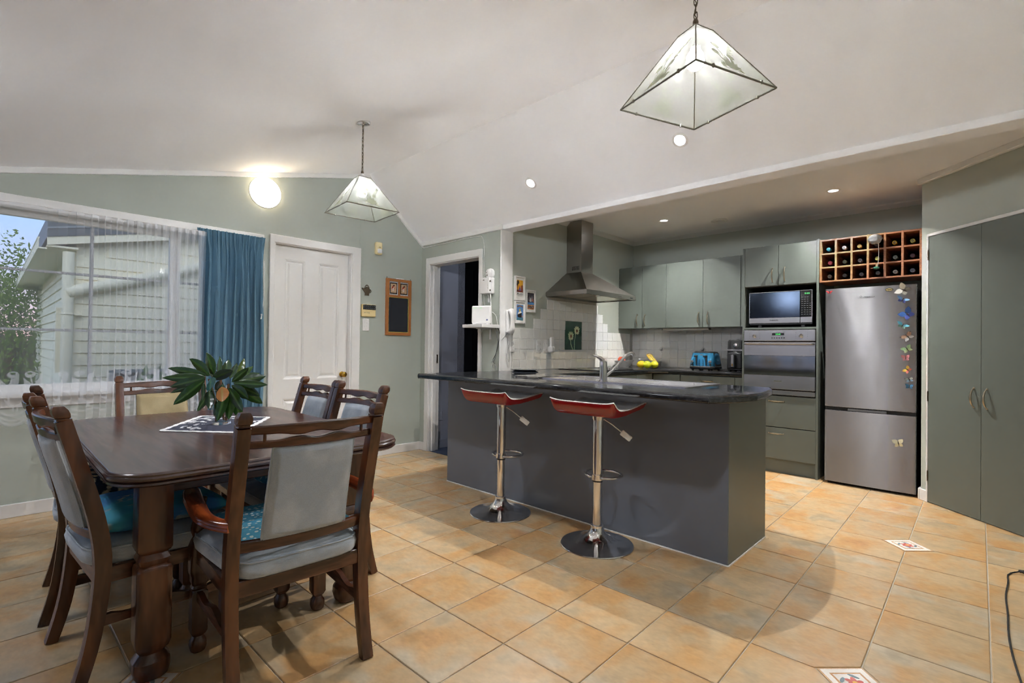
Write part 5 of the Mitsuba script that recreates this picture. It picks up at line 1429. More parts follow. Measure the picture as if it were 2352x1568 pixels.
# ------------------------------------------------------------------ dining chairs
PW = 0.214
post_yz = spline([[0, -0.245, 0], [0, -0.213, 0.12], [0, -0.191, 0.27], [0, -0.184, 0.40], [0, -0.198, 0.52], [0, -0.243, 0.70], [0, -0.289, 0.868]], 22)


def back_y(z):
    return float(np.interp(z, post_yz[:, 2], post_yz[:, 1]))


pd_ = np.array([0, 0.262, 0.0])
dirp = post_yz[-1] - post_yz[-3]
dirp /= np.linalg.norm(dirp)
wq = np.interp(post_yz[:, 2], [0, 0.3, 0.42, 0.87], [0.036, 0.046, 0.048, 0.042])
post_m = sweep_rect(post_yz, [1, 0, 0], 0.040, wq, 12, 12)
tip = post_yz[-1]
fin = []
for s, h, e in ((0, 0.0195, 12), (0.003, 0.0165, 9), (0.007, 0.0165, 9), (0.010, 0.0200, 10), (0.020, 0.0215, 11), (0.032, 0.0205, 10), (0.044, 0.0150, 9), (0.046, 0.013, 8)):
    c = tip + dirp * s
    fin.append(ringsq(0, c[1], c[2], h, h * 1.03, e, 12))
post_m = cat(post_m, loft(fin))
WB = -0.030


def bowed_rail(z0, z1, f_lo, f_hi, th=0.02, x=PW - 0.017, n=40, bow=0.034):
    """A back rail bowed to the rear; f_lo/f_hi add a wave to its lower or upper edge."""
    xs = np.linspace(-x, x, n)
    u = xs / x
    rings = []
    for xx, uu in zip(xs, u):
        zc = (z0 + z1) / 2
        y = back_y(zc) - bow * (1 - uu ** 2)
        a, b = z0 + f_lo(uu), z1 + f_hi(uu)
        c = 0.004
        yy = lambda z: (z - zc) * -0.215
        rings.append([[xx, y - th / 2 + c + yy(a), a], [xx, y + th / 2 - c + yy(a), a], [xx, y + th / 2 + yy(a + c), a + c], [xx, y + th / 2 + yy(b - c), b - c], [xx, y + th / 2 - c + yy(b), b], [xx, y - th / 2 + c + yy(b), b], [xx, y - th / 2 + yy(b - c), b - c], [xx, y - th / 2 + yy(a + c), a + c]])
    return loft(rings)


zero = lambda u: 0.0
wave = lambda u: 0.0085 * (np.sin(np.clip((abs(u) - 0.0) / 0.62, 0, 1) * 2 * math.pi - math.pi / 2) * 0.5 + 0.1) * (1 if abs(u) < 0.62 else 0) - (0.0035 if abs(u) >= 0.62 else 0)
up_rail = bowed_rail(0.838, 0.868, lambda u: -wave(u) * 0.9 + 0.001, lambda u: 0.004 * (1 - u ** 2))
lo_rail = bowed_rail(0.798, 0.826, zero, lambda u: wave(u))
bt_rail = bowed_rail(0.462, 0.500, zero, zero, 0.022, bow=0.03)


def pad_mesh(z0=0.492, z1=0.800, hw=0.130, th=0.046):
    us, vs = np.linspace(-1, 1, 21), np.linspace(0, 1, 25)

    def face(sg):
        def f(U, V):
            z = z0 + (z1 - z0) * V
            w = hw * (1.0 + 0.05 * (1 - V))
            x = U * w
            y = np.interp(z, post_yz[:, 2], post_yz[:, 1]) - 0.031 * (1 - (x / PW) ** 2)
            p = (1 - np.abs(U) ** 7) ** 0.35 * (1 - np.abs(2 * V - 1) ** 9) ** 0.35
            return x, y + sg * th / 2 * (0.25 + 0.75 * p) * (1 + 0.15 * sg), z
        return sheet(f, us, vs)
    a, b = face(1), face(-1)
    nv = len(vs)
    idx = np.r_[np.arange(nv), np.arange(1, len(us)) * nv + nv - 1, (len(us) - 1) * nv + np.arange(nv - 1)[::-1], np.arange(1, len(us) - 1)[::-1] * nv]
    k_ = len(a.vertices)
    i, j = idx, np.roll(idx, -1)
    m = trimesh.Trimesh(np.vstack([a.vertices, b.vertices]), np.vstack([a.faces, b.faces[:, ::-1] + k_, np.stack([i, i + k_, j + k_], 1), np.stack([i, j + k_, j], 1)]), process=False)
    if m.volume < 0:
        m.invert()
    border = np.array(a.vertices)[idx] * 0.5 + np.array(b.vertices)[idx] * 0.5
    pipe = tube(np.array(b.vertices)[idx], 0.0028, 6, True)
    return m, pipe


pad_m, pad_pipe = pad_mesh()
FW = 0.218


def seat_ring(z, ins, e=7):
    n = 48
    a = (np.arange(n) + 0.5) * 2 * np.pi / n
    c, s = np.cos(a), np.sin(a)
    kk = (np.abs(c) ** e + np.abs(s) ** e) ** (-1 / e)
    y = (0.226 - ins) * kk * s + 0.008
    hw_ = np.interp(y, [-0.21, 0.23], [0.196, 0.243])
    return np.stack([(hw_ - ins) * kk * c, y, np.full(n, z)], 1)


seat_m = loft([seat_ring(0.376, 0.004), seat_ring(0.386, -0.006), seat_ring(0.410, -0.010), seat_ring(0.428, -0.004), seat_ring(0.444, 0.015), seat_ring(0.452, 0.05), seat_ring(0.456, 0.12)])
seat_pipe = tube(seat_ring(0.431, -0.004), 0.0035, 6, True)
rail_f = box(-0.21, 0.21, 0.188, 0.212, 0.326, 0.378, 0.003)
rail_b = box(-0.20, 0.20, -0.203, -0.179, 0.326, 0.378, 0.003)


def side_rail(s):
    p = np.array([[s * 0.212, -0.20, 0.352], [s * 0.222, 0.20, 0.352]])
    return sweep_rect(p, [0, 0, 1], 0.052, 0.024, 10, 12)


def stretcher(s):
    n = 26
    u = np.linspace(-1, 1, n)
    rings = []
    for q in u:
        y = q * 0.20 - 0.005
        x = s * (0.214 + 0.006 * q)
        a, b = 0.188, 0.226 + 0.010 * math.cos(q * 2 * math.pi * 1.0) * (abs(q) < 0.8) - 0.004
        rings.append([[x - 0.009, y, a], [x + 0.009, y, a], [x + 0.009, y, b], [x - 0.009, y, b]])
    return loft(rings)


def front_leg(s, arm=False):
    x, y = s * FW, 0.20
    A = lambda z, h, e=9: ringsq(x, y, z, h, h, e, 20)
    rr = [A(0, 0.017, 3), A(0.006, 0.023, 3), A(0.022, 0.027, 3), A(0.04, 0.026, 3), A(0.052, 0.019, 3), A(0.058, 0.017, 3), A(0.066, 0.022, 6), A(0.078, 0.0265, 12), A(0.215, 0.0265, 12), A(0.222, 0.023, 7), A(0.226, 0.022, 5), A(0.234, 0.0255, 5), A(0.242, 0.022, 5), A(0.246, 0.023, 7), A(0.254, 0.0265, 12)]
    if not arm:
        rr += [A(0.40, 0.0265, 12), A(0.404, 0.024, 8)]
    else:
        C = lambda z, r: ringsq(x, y, z, r, r, 2, 20)
        rr += [A(0.275, 0.0265, 12), A(0.285, 0.031, 9), A(0.30, 0.032, 10), A(0.385, 0.032, 10), A(0.402, 0.027, 6), A(0.41, 0.022, 3), C(0.416, 0.0215), C(0.43, 0.0265), C(0.446, 0.0285), C(0.468, 0.024), C(0.492, 0.0185), C(0.506, 0.0175), C(0.512, 0.022), C(0.518, 0.0235), C(0.524, 0.020), C(0.53, 0.0185), C(0.545, 0.021), C(0.552, 0.022)]
    return loft(rr)


def arm_mesh(s):
    p = spline([[s * 0.222, -0.222, 0.560], [s * 0.243, -0.185, 0.562], [s * 0.266, -0.12, 0.566], [s * 0.268, -0.02, 0.570], [s * 0.258, 0.10, 0.573], [s * 0.243, 0.215, 0.574], [s * 0.238, 0.248, 0.574]], 30)
    w = np.interp(np.linspace(0, 1, 30), [0, 0.1, 0.35, 0.75, 0.93, 1], [0.034, 0.042, 0.052, 0.058, 0.056, 0.036])
    sec = np.array([(-.5, -.30), (-.42, -.5), (.42, -.5), (.5, -.30), (.44, -.12), (.5, .02), (.47, .22), (.33, .42), (.1, .5), (-.1, .5), (-.33, .42), (-.47, .22), (-.5, .02), (-.44, -.12)])
    t = np.gradient(p, axis=0)
    t /= np.linalg.norm(t, axis=1, keepdims=True)
    rings = []
    for i in range(30):
        sd = np.cross(t[i], [0, 0, 1]); sd /= np.linalg.norm(sd)
        rings.append(p[i] + sec[:, :1] * w[i] * sd + sec[:, 1:] * 0.030 * np.array([0, 0, 1.0]))
    return loft(rings)


def spindle(s):
    x = s * 0.155
    y = back_y(0.832) - 0.034 * (1 - (x / PW) ** 2)
    return tube([[x, y + 0.002, 0.820], [x, y - 0.001, 0.845]], 0.005, 8)


D = {}
for s in (-1, 1):
    pm = post_m.copy(); pm.apply_translation([s * PW, 0, 0])
    D['post', s] = shape(pm, 'wood_post', 30)
    D['front', s] = shape(front_leg(s), 'wood_post', 30)
    D['afront', s] = shape(front_leg(s, True), 'wood_post', 30)
    D['side', s] = shape(side_rail(s), 'wood_rail', 30)
    D['stretch', s] = shape(stretcher(s), 'wood_rail', 30)
    D['arm', s] = shape(arm_mesh(s), 'wood_arm', 30)
    D['spindle', s] = shape(spindle(s), 'wood_post', True)
for nm, m, b, sm in (('up', up_rail, 'wood_rail', 30), ('lo', lo_rail, 'wood_rail', 30), ('bt', bt_rail, 'wood_rail', 30), ('pad', pad_m, 'fabric_grey', 50), ('padpipe', pad_pipe, 'fabric_grey', True), ('seat', seat_m, 'fabric_grey', 50), ('seatpipe', seat_pipe, 'fabric_grey', True), ('rf', rail_f, 'wood_rail', 0), ('rb', rail_b, 'wood_rail', 0)):
    D[nm] = shape(m, b, sm if sm else False)


def chair(x, y, rz, label, arm, sx=1.0, tan=False):
    k = thing('armchair' if arm else 'dining_chair', label, 'chair', 'dining chairs')
    M = T4().translate([x, y, 0]).rotate([0, 0, 1], rz).scale([sx, 1, 1])
    for s in (-1, 1):
        put(k, 'back_post', D['post', s], M)
        put(k, 'front_leg', D['afront' if arm else 'front', s], M)
        put(k, 'side_rail', D['side', s], M)
        put(k, 'stretcher', D['stretch', s], M)
        if arm:
            put(k, 'armrest', D['arm', s], M)
        put(k, 'spindle', D['spindle', s], M)
    put(k, 'top_rail', D['up'], M)
    put(k, 'top_rail', D['lo'], M)
    put(k, 'lower_rail', D['bt'], M)
    p = put(k, 'back_pad', {**D['pad'], 'bsdf': {'type': 'ref', 'id': 'fabric_tan'}} if tan else D['pad'], M, 'tan upholstered back pad' if tan else 'grey upholstered back pad')
    put(p, 'piping', D['padpipe'], M)
    p = put(k, 'seat', {**D['seat'], 'bsdf': {'type': 'ref', 'id': 'fabric_tan'}} if tan else D['seat'], M, 'tan upholstered seat' if tan else 'grey upholstered seat')
    put(p, 'piping', D['seatpipe'], M)
    put(k, 'front_rail', D['rf'], M)
    put(k, 'rear_rail', D['rb'], M)
    return M


CH = [(-1.204, -1.277, 87.0, 'dark wooden armchair with its grey padded back to the viewer, in front of the table', True, 1.0),
      (-1.655, -1.590, 4.0, 'dark wooden dining chair seen from the side, the one with the blue floral cushion', False, 1.0),
      (-2.215, -1.597, -5.0, 'dark wooden dining chair mostly hidden, with a dark tapestry cushion on its seat', False, 1.0),
      (-2.765, -1.275, -90.0, 'dark wooden armchair in front of the lace curtain at the far end of the table', True, 1.0, True),
      (-1.738, -0.955, 181.5, 'dark wooden dining chair beyond the table, the one nearer the kitchen', False, 1.0),
      (-2.235, -0.950, 179.0, 'dark wooden dining chair beyond the table, the one in front of the white door', False, 1.0)]
CM = [chair(*c) for c in CH]


def pillow(hx, hy, h, seed, p=5, n=30):
    us = np.linspace(-1, 1, n)

    def f(sg):
        def g(U, V):
            e = np.clip((1 - np.abs(U) ** p) * (1 - np.abs(V) ** p), 0, 1) ** 0.5
            cr = 0.12 * (meshkit.fbm(np.stack([U * 2.2, V * 2.2, 0 * U + seed], -1), 3, seed) - 0.5)
            w = 1 - 0.05 * (np.abs(U * V) < 0.5)
            return U * hx * (1 - 0.05 * (1 - V ** 2) * np.abs(U) ** 3), V * hy * (1 - 0.05 * (1 - U ** 2) * np.abs(V) ** 3), h * (0.5 + sg * (0.5 if sg > 0 else 0.45) * e * (1 + cr * 2))
        return sheet(g, us, us)
    a, b = f(1), f(-1)
    m = trimesh.Trimesh(np.vstack([a.vertices, b.vertices]), np.vstack([a.faces, b.faces[:, ::-1] + len(a.vertices)]), process=False)
    m.merge_vertices()
    if m.volume < 0:
        m.invert()
    return m


for ci, mat, lb, hx, hy, h, seed in ((0, 'cushion_blue', 'pale blue seat cushion with white flecks on the front armchair', 0.195, 0.19, 0.052, 1), (1, 'cushion_blue_floral', 'shiny blue floral seat cushion on the nearest side chair', 0.20, 0.20, 0.085, 2),
                                     (2, 'cushion_floral', 'dark floral tapestry cushion on the chair behind the nearest side chair', 0.20, 0.20, 0.095, 3), (4, 'cushion_blue', 'pale blue seat cushion on the dining chair nearer the kitchen', 0.19, 0.18, 0.05, 4)):
    k = thing('seat_cushion', lb, 'cushion', 'seat cushions')
    put(k, 'cover', shape(pillow(hx, hy, h, seed), mat, 60), CM[ci] @ T4().translate([0, 0.012, 0.452]))

# ------------------------------------------------------------------ doily, vase, magnolia leaves
k = thing('table_runner', 'dark cloth square with white lace edge under the vase', 'doily')
cs = np.array([(-1.985, -1.500), (-1.70, -1.262), (-2.105, -0.985), (-2.385, -1.235)])
ctr = cs.mean(0)
ep = []
for i in range(4):
    a, b = cs[i], cs[(i + 1) % 4]
    for t in np.linspace(0, 1, 26)[:-1]:
        q = a + (b - a) * t
        d = (q - ctr) / np.linalg.norm(q - ctr)
        ep.append(tuple(q + d * 0.007 * abs(math.sin(t * math.pi * 7))))
op = Polygon(ep)
part(k, 'cloth', prism(op.buffer(-0.016), TTOP + 0.001, TTOP + 0.003), 'vc_matte', False, (52, 54, 66))
bd = prism(op.difference(op.buffer(-0.02)), TTOP + 0.001, TTOP + 0.0042)
part(k, 'edge', bd, 'vc_matte', False, (222, 222, 226), label='white scalloped lace edge')
spots = []
for i in range(26):
    u, v = rng.uniform(0.08, 0.92), rng.uniform(0.08, 0.92)
    q = (cs[0] * (1 - u) + cs[1] * u) * (1 - v) + (cs[3] * (1 - u) + cs[2] * u) * v
    if 0.30 < u < 0.7 and 0.3 < v < 0.7:
        continue
    for j in range(5):
        spots.append(ell(q[0] + rng.uniform(-.022, .022), q[1] + rng.uniform(-.022, .022), rng.uniform(.006, .016), rng.uniform(.003, .008), rng.uniform(0, 180)))
part(k, 'lace_flowers', prism(unary_union(spots).intersection(op.buffer(-.02)), TTOP + 0.003, TTOP + 0.0038), 'vc_matte', False, (214, 214, 220))

VX, VY = -2.015, -1.245
k = thing('vase', 'clear glass vase holding the magnolia leaves', 'vase')
part(k, 'glass', mv(lathe([(0.041, 0.012), (0.0415, 0.06), (0.038, 0.12), (0.0395, 0.165)], 40, False), VX, VY, TTOP + 0.0032), 'pane_glass', 50)
part(k, 'base', mv(lathe([(0, 0.0), (0.038, 0.0), (0.042, 0.005), (0.041, 0.013), (0.0, 0.014)], 40), VX, VY, TTOP + 0.0032), 'clear_glass', 50)
part(k, 'rim', mv(lathe([(0.0385, 0.164), (0.0400, 0.164), (0.0403, 0.167), (0.0388, 0.168)], 40), VX, VY, TTOP + 0.0032), 'clear_glass', 50)
plant = thing('magnolia_leaves', 'bunch of glossy green magnolia leaves in the clear vase', 'plant')
RT, FWD = np.array([0.7226, 0.6912, 0]), np.array([-0.6912, 0.7226, 0])
SC = 0.000279


def at(u, v, f):
    """Local spot of the bunch: u, v in the units of its sketch, f metres away from the viewer's side."""
    return np.array([VX, VY, TTOP + 0.005]) + RT * ((u - 1130) * SC + 0.012) + np.array([0, 0, (1330 - v) * SC]) + FWD * f


for a, b, c in (((1000, 1330, 0), (960, 900, 0), (880, 560, -0.01)), ((1150, 1320, 0.01), (1200, 900, -0.01), (1240, 640, -0.02)), ((1100, 1320, 0.015), (1040, 900, 0.02), (1000, 500, 0.03)), ((1160, 1320, 0), (1240, 900, 0.03), (1280, 600, 0.05))):
    part(plant, 'stem', tube(spline([at(*a) + [0, 0, 0.012], at(*b), at(*c)], 12), 0.0055, 8), 'vc_satin', True, (92, 66, 44))


def leaf(base, tipp, w, col, under=None, curl=0.0, twist=0.0):
    b, t = at(*base), at(*tipp)
    d = t - b
    Ln = np.linalg.norm(d)
    d /= Ln
    view = FWD
    s = np.cross(d, view)
    s /= np.linalg.norm(s) + 1e-9
    n = np.cross(s, d)
    c_, s_ = math.cos(twist), math.sin(twist)
    s, n = c_ * s + s_ * n, c_ * n - s_ * s
    us, vs = np.linspace(0, 1, 13), np.linspace(-1, 1, 7)

    def f(U, V):
        wd = w / 2 * np.clip(np.sin(np.pi * np.clip(U, 0.0, 1) ** 0.92), 0, 1) ** 0.75 * np.where(U < 0.06, 0.35, 1)
        fold = 0.16 * np.abs(V) * wd
        lift = curl * Ln * (U - U ** 2)
        q = b + (U * Ln)[..., None] * d + (V * wd)[..., None] * s + (fold + lift + 0.0015 * np.sin(U * 30) * V)[..., None] * n
        return q[..., 0], q[..., 1], q[..., 2]
    m = sheet(f, us, vs)
    m = slab(m, 0.0009)
    nv = len(us) * len(vs)
    V = np.tile(vs, len(us))
    rib = (np.abs(V) < 0.1)
    c = np.tile(np.array(col, float), (nv, 1))
    c[rib] = np.array(col) * 0.6 + np.array((120, 150, 80)) * 0.4
    cu = np.tile(np.array(under if under is not None else (118, 104, 62), float), (nv, 1))
    part(plant, 'leaf', m, 'vc_leaf', True, np.vstack([c, cu]))


G1, G2, G3 = (22, 52, 16), (30, 62, 22), (26, 50, 30)
S = SC
LV = [((900, 500, 0.02), (700, 110, 0.05), 200, G2), ((870, 510, 0.0), (470, 220, 0.02), 205, G2), ((840, 500, -0.01), (150, 385, 0.0), 150, G2), ((850, 530, -0.02), (125, 545, -0.03), 160, G1), ((850, 540, -0.03), (340, 690, -0.06), 155, G3),
      ((800, 560, 0.0), (225, 810, -0.01), 120, G3), ((860, 570, -0.03), (420, 985, -0.07), 185, G1), ((830, 600, -0.03), (885, 910, -0.06), 80, G3), ((960, 720, -0.02), (800, 1100, -0.06), 140, G1), ((930, 740, -0.03), (1040, 1050, -0.075), 160, G3),
      ((980, 480, 0.02), (935, 180, 0.05), 135, (54, 82, 58)), ((1060, 480, 0.03), (1050, 230, 0.07), 155, (50, 76, 56)), ((1250, 560, 0.05), (1290, 205, 0.09), 150, (74, 92, 28)), ((940, 570, -0.02), (1370, 400, -0.05), 170, G3), ((950, 540, -0.03), (1075, 725, -0.09), 240, (34, 72, 70)),
      ((1270, 610, -0.01), (1580, 360, -0.02), 130, G2), ((1270, 560, 0.03), (1490, 345, 0.07), 130, (52, 82, 40)), ((1290, 600, 0.02), (1755, 510, 0.05), 180, G3), ((1290, 625, -0.01), (1890, 650, -0.01), 145, G1), ((1300, 650, 0.0), (1742, 840, 0.0), 180, G3),
      ((1330, 700, 0.02), (1740, 990, 0.03), 185, G1), ((1290, 660, -0.02), (1640, 880, -0.05), 175, G3), ((1260, 700, -0.03), (1590, 1080, -0.07), 190, G1), ((1300, 800, -0.01), (1490, 1240, -0.04), 165, G2), ((1250, 720, -0.04), (1180, 1250, -0.08), 175, G1),
      ((1290, 780, -0.03), (1330, 1230, -0.06), 160, G2), ((1200, 720, -0.02), (1060, 1180, -0.05), 145, G1), ((1000, 600, 0.03), (830, 860, 0.08), 150, G1), ((1150, 560, 0.04), (1120, 300, 0.11), 150, G3), ((1180, 600, 0.05), (1500, 480, 0.13), 170, G1), ((900, 520, 0.05), (560, 420, 0.12), 170, G1), ((1100, 640, 0.0), (1130, 960, -0.05), 150, G3)]
for i, (b, t, w, c) in enumerate(LV):
    leaf(b, t, w * SC, c, None, 0.12 * (1 if i % 2 else -0.5), rng.uniform(-0.35, 0.35))
leaf((1235, 670, -0.075), (1310, 910, -0.105), 215 * SC, (168, 112, 60), (150, 98, 52), 0.1, 0.1)

# ------------------------------------------------------------------ curtains
def fold_sheet(y0, y1, z0, z1, xc, fn, nu, nv, flare=None):
    us, vs = np.linspace(0, 1, nu), np.linspace(0, 1, nv)

    def f(U, V):
        dx, dy = fn(U, V)
        return xc + dx, y0 + (y1 - y0) * U + dy, z0 + (z1 - z0) * V
    return sheet(f, us, vs)


def blue_fn(U, V):
    ph = 2 * np.pi * 8.5 * U + 0.8 * np.sin(U * 9)
    a = np.where(V > 0.93, 0.012, 0.030 + 0.012 * np.sin(U * 17))
    a = a * np.clip(0.55 + (0.95 - V) * 3, 0.5, 1)
    dx = a * np.sin(ph) + 0.008 * np.sin(ph * 2.3 + 3 * V) + np.where(V > 0.93, 0.006 * np.sin(2 * np.pi * 34 * U), 0)
    dy = 0.016 * np.sin(2 * ph) * np.clip((0.97 - V) * 4, 0, 1) + 0.03 * (U - 0.5) * np.clip((V - 0.86) / 0.14, 0, 1) ** 2 + 0.010 * np.sin(2.2 * np.pi * V + 5 * U) * U
    return dx, dy


k = thing('blue_curtain', 'pleated blue curtain hanging beside the white door', 'curtain')
part(k, 'cloth', fold_sheet(-0.922, -0.448, 0.07, 1.995, -3.722, blue_fn, 300, 40), 'curtain_cloth', True)
k = thing('curtain_drawstring', 'thin white curtain cord hanging at the edge of the blue curtain', 'drawstring')
part(k, 'strand', tube(spline([[-3.70, -0.452, 1.80], [-3.70, -0.452, 1.6], [-3.70, -0.455, 1.45], [-3.695, -0.468, 1.36]], 20), 0.0025, 6), 'white_satin', True)
part(k, 'knot', cat(mv(lathe([(0, 0), (0.007, 0.004), (0.007, 0.014), (0, 0.018)], 10), -3.695, -0.468, 1.343), tube([[-3.695, -0.468, 1.345], [-3.692, -0.474, 1.315]], [0.004, 0.006], 8)), 'white_satin', True)
k = thing('curtain_rail', 'white curtain rail above the window', 'curtain rail')
part(k, 'track', box(-3.775, -3.755, -2.30, -0.45, 1.955, 1.973, 0.003), 'white_gloss')
part(k, 'bracket', box(XW + 0.02, -3.755, -0.70, -0.66, 1.958, 1.97), 'white_gloss')
part(k, 'net_wire', tube([[-3.665, -2.3, 1.958], [-3.665, -0.90, 1.958]], 0.004, 8), 'white_gloss', True)


def net_fn(U, V):
    dens = np.clip((U - 0.35) / 0.65, 0, 1)
    ph = 2 * np.pi * (7 * U + 11 * dens ** 1.6)
    a = (0.006 + 0.022 * dens) * np.clip(1.05 - V * 0.35, 0, 1)
    dx = a * np.sin(ph) + 0.003 * np.sin(60 * U + 4 * V)
    dy = (0.004 + 0.016 * dens) * np.sin(2 * ph + 0.6) + 0.012 * np.sin(3 * V + 9 * U) * (1 - V) + 0.006 * np.clip(V - 0.94, 0, 1) * np.sin(300 * U)
    return dx, dy


NX, NY0, NY1, NZ0, NZ1 = -3.665, -2.32, -0.900, 0.604, 1.958


def scallop(U):
    return 0.018 * np.abs(np.sin(np.pi * (U * 12.5)))


us, vs = np.linspace(0, 1, 420), np.linspace(0, 1, 30)


def netf(U, V):
    dx, dy = net_fn(U, V)
    return NX + dx, NY0 + (NY1 - NY0) * U + dy, NZ0 + (NZ1 - NZ0) * V - scallop(U) * (1 - V) ** 8


k = thing('net_curtain', 'sheer white net curtain with a leaf patterned lace hem across the window', 'net curtain')
part(k, 'net', sheet(netf, us, vs), 'net_cloth', True)
# heading tape and lace, laid on the net
hd = sheet(lambda U, V: (netf(U, 0.975 + 0.025 * V)[0] + 0.004, netf(U, 0.975 + 0.025 * V)[1], netf(U, 0.975 + 0.025 * V)[2]), us, np.linspace(0, 1, 3))
part(k, 'heading', hd, 'lace_cloth', True, label='gathered heading')
W_, H_ = NY1 - NY0, NZ1 - NZ0
lp = []
for i in range(13):
    x = 0.03 + i * 0.118
    fl_ = -1 if i % 2 else 1
    yb = 0.19
    lp += [leafp(x, yb, x - 0.050, yb + 0.092, 0.034), leafp(x, yb, x + 0.044, yb + 0.118, 0.036), leafp(x, yb - 0.01, x - 0.060, yb + 0.012, 0.022), leafp(x, yb - 0.01, x + 0.062, yb + 0.030, 0.024),
           ell(x - 0.018 * fl_, yb + 0.112, 0.024, 0.020, 20).difference(ell(x - 0.018 * fl_, yb + 0.118, 0.010, 0.007)), LineString([(x, yb - 0.05), (x, yb + 0.02), (x - 0.014 * fl_, yb + 0.09)]).buffer(0.0035)]
    lp += [leafp(x + 0.02, 0.105, x - 0.02, 0.155, 0.016), leafp(x + 0.03, 0.10, x + 0.075, 0.15, 0.016), sbox(x + 0.012, 0.085, x + 0.020, 0.125), sbox(x + 0.03, 0.085, x + 0.038, 0.125)]
for a, amp, th in ((0.012, 0.010, 0.012), (0.034, 0.012, 0.010), (0.064, 0.012, 0.014)):
    xs = np.linspace(0, W_, 240)
    lp.append(LineString(np.c_[xs, a - amp * np.abs(np.sin(np.pi * xs / W_ * 12.5)) + amp]).buffer(th / 2, cap_style=2))
lace = []
for g in unary_union([p_.buffer(0) for p_ in lp]).segmentize(0.02).intersection(sbox(0.002, -0.02, W_ - 0.002, 0.5)).geoms:
    # cut into narrow strips so that it follows the folds
    x0, _, x1, _ = g.bounds
    for c in np.arange(math.floor(x0 / 0.012) * 0.012, x1, 0.012):
        s_ = g.intersection(sbox(c, -1, c + 0.012, 1))
        for h in getattr(s_, 'geoms', [s_]):
            if h.geom_type != 'Polygon' or h.area < 1e-7:
                continue
            vv, ff = trimesh.creation.triangulate_polygon(h, engine='earcut')
            lace.append(trimesh.Trimesh(np.c_[vv, np.zeros(len(vv))], ff, process=False))
lm = cat(*lace)
U, V = lm.vertices[:, 0] / W_, lm.vertices[:, 1] / H_
X_, Y_, Z_ = netf(np.clip(U, 0, 1), np.clip(V, 0, 1))
lm.vertices = np.c_[X_ + 0.0025, Y_, Z_]
kk = part(k, 'lace_pattern', lm, 'lace_cloth', label='woven leaf and flower lace with a scalloped hem')
labels[kk]['kind'] = 'stuff'

k = thing('net_curtain', 'sheer white net curtain across the rear window', 'net curtain')
part(k, 'net', sheet(lambda U, V: (-3.70 + 4.12 * U + 0.012 * np.sin(U * 260), YR + 0.06 + 0.022 * np.sin(U * 205 + np.sin(U * 23)), 0.30 + 1.72 * V), np.linspace(0, 1, 400), np.linspace(0, 1, 4)), 'rear_net', True)

# ------------------------------------------------------------------ power adapter on the floor
k = thing('power_adapter', 'black power adapter with a thin lead lying on the tiles at the picture edge'.replace(' at the picture edge', ' in front of the pantry'), 'power adapter')
part(k, 'body', mv(rbox(-0.055, 0.055, -0.022, 0.022, 0, 0.028, 0.008), 0.845, 1.60, 0, rz=4), 'black_satin', 40)
part(k, 'strain_relief', mv(lathe([(0, 0), (0.0085, 0), (0.0075, 0.006), (0.0085, 0.010), (0.007, 0.016), (0.008, 0.020), (0.0055, 0.028), (0, 0.028)], 14), 0.79, 1.596, 0.014, ry=-90), 'black_satin', 40)
part(k, 'lead', tube(spline([[0.765, 1.594, 0.012], [0.742, 1.575, 0.006], [0.722, 1.46, 0.004], [0.712, 1.24, 0.004], [0.714, 1.0, 0.004], [0.713, 0.815, 0.004], [0.735, 0.42, 0.004], [0.80, -0.1, 0.004], [0.95, -0.7, 0.004], [1.3, -1.1, 0.004]], 70), 0.0035, 8), 'black_satin', True)
# ------------------------------------------------------------------ outside the window
k = struct('ground_outside', 'lawn outside the window', 'lawn')
scene[k] = shape(box(-40, -3.94, -30, 25, -0.35, -0.28), 'vc_matte', False, (96, 112, 66))
HX = -6.5
P('weatherboard', (238, 229, 204), 0.6, 0.3)
h = thing('neighbour_house', 'white weatherboard house outside the window with a dark roof edge', 'house')
hy0, hy1 = -1.392, 4.5
part(h, 'wall', box(HX - 6, HX - 0.02, hy0 + 0.02, hy1, -0.3, 2.5), 'weatherboard')
ex = 0.1335


def board(x0, x1, y0, y1, z, axis):
    """A bevel backed weatherboard, thick at its lower edge."""
    pr_ = [(0.0, z), (0.024, z), (0.006, z + ex + 0.01), (0.0, z + ex + 0.01)]
    if axis == 'x':
        m = loft([[[HX - 0.02 + a, y0, b] for a, b in pr_], [[HX - 0.02 + a, y1, b] for a, b in pr_]])
    else:
        m = loft([[[x0, hy0 + 0.02 - a, b] for a, b in pr_], [[x1, hy0 + 0.02 - a, b] for a, b in pr_]])
    return m


rk = lambda y: 2.105 + (y + 1.611) * 0.2067
for i in range(22):
    z = -0.10 + i * ex + 0.02
    if z > 2.9:
        break
    ya = hy0
    if z + ex > rk(hy0) - 0.02:
        ya = max(hy0, -1.611 + (z + ex - 2.085) / 0.2067)
    part(h, 'weatherboard', board(0, 0, ya, hy1, z, 'x'), 'weatherboard')
    if z < 2.0:
        part(h, 'weatherboard', board(HX - 6, HX, 0, 0, z, 'y'), 'weatherboard')
part(h, 'gable', prism_x(Polygon([(hy0, 2.0), (hy1, 2.0), (hy1, rk(hy1)), (hy0, rk(hy0))]), HX - 6, HX - 0.02), 'weatherboard')
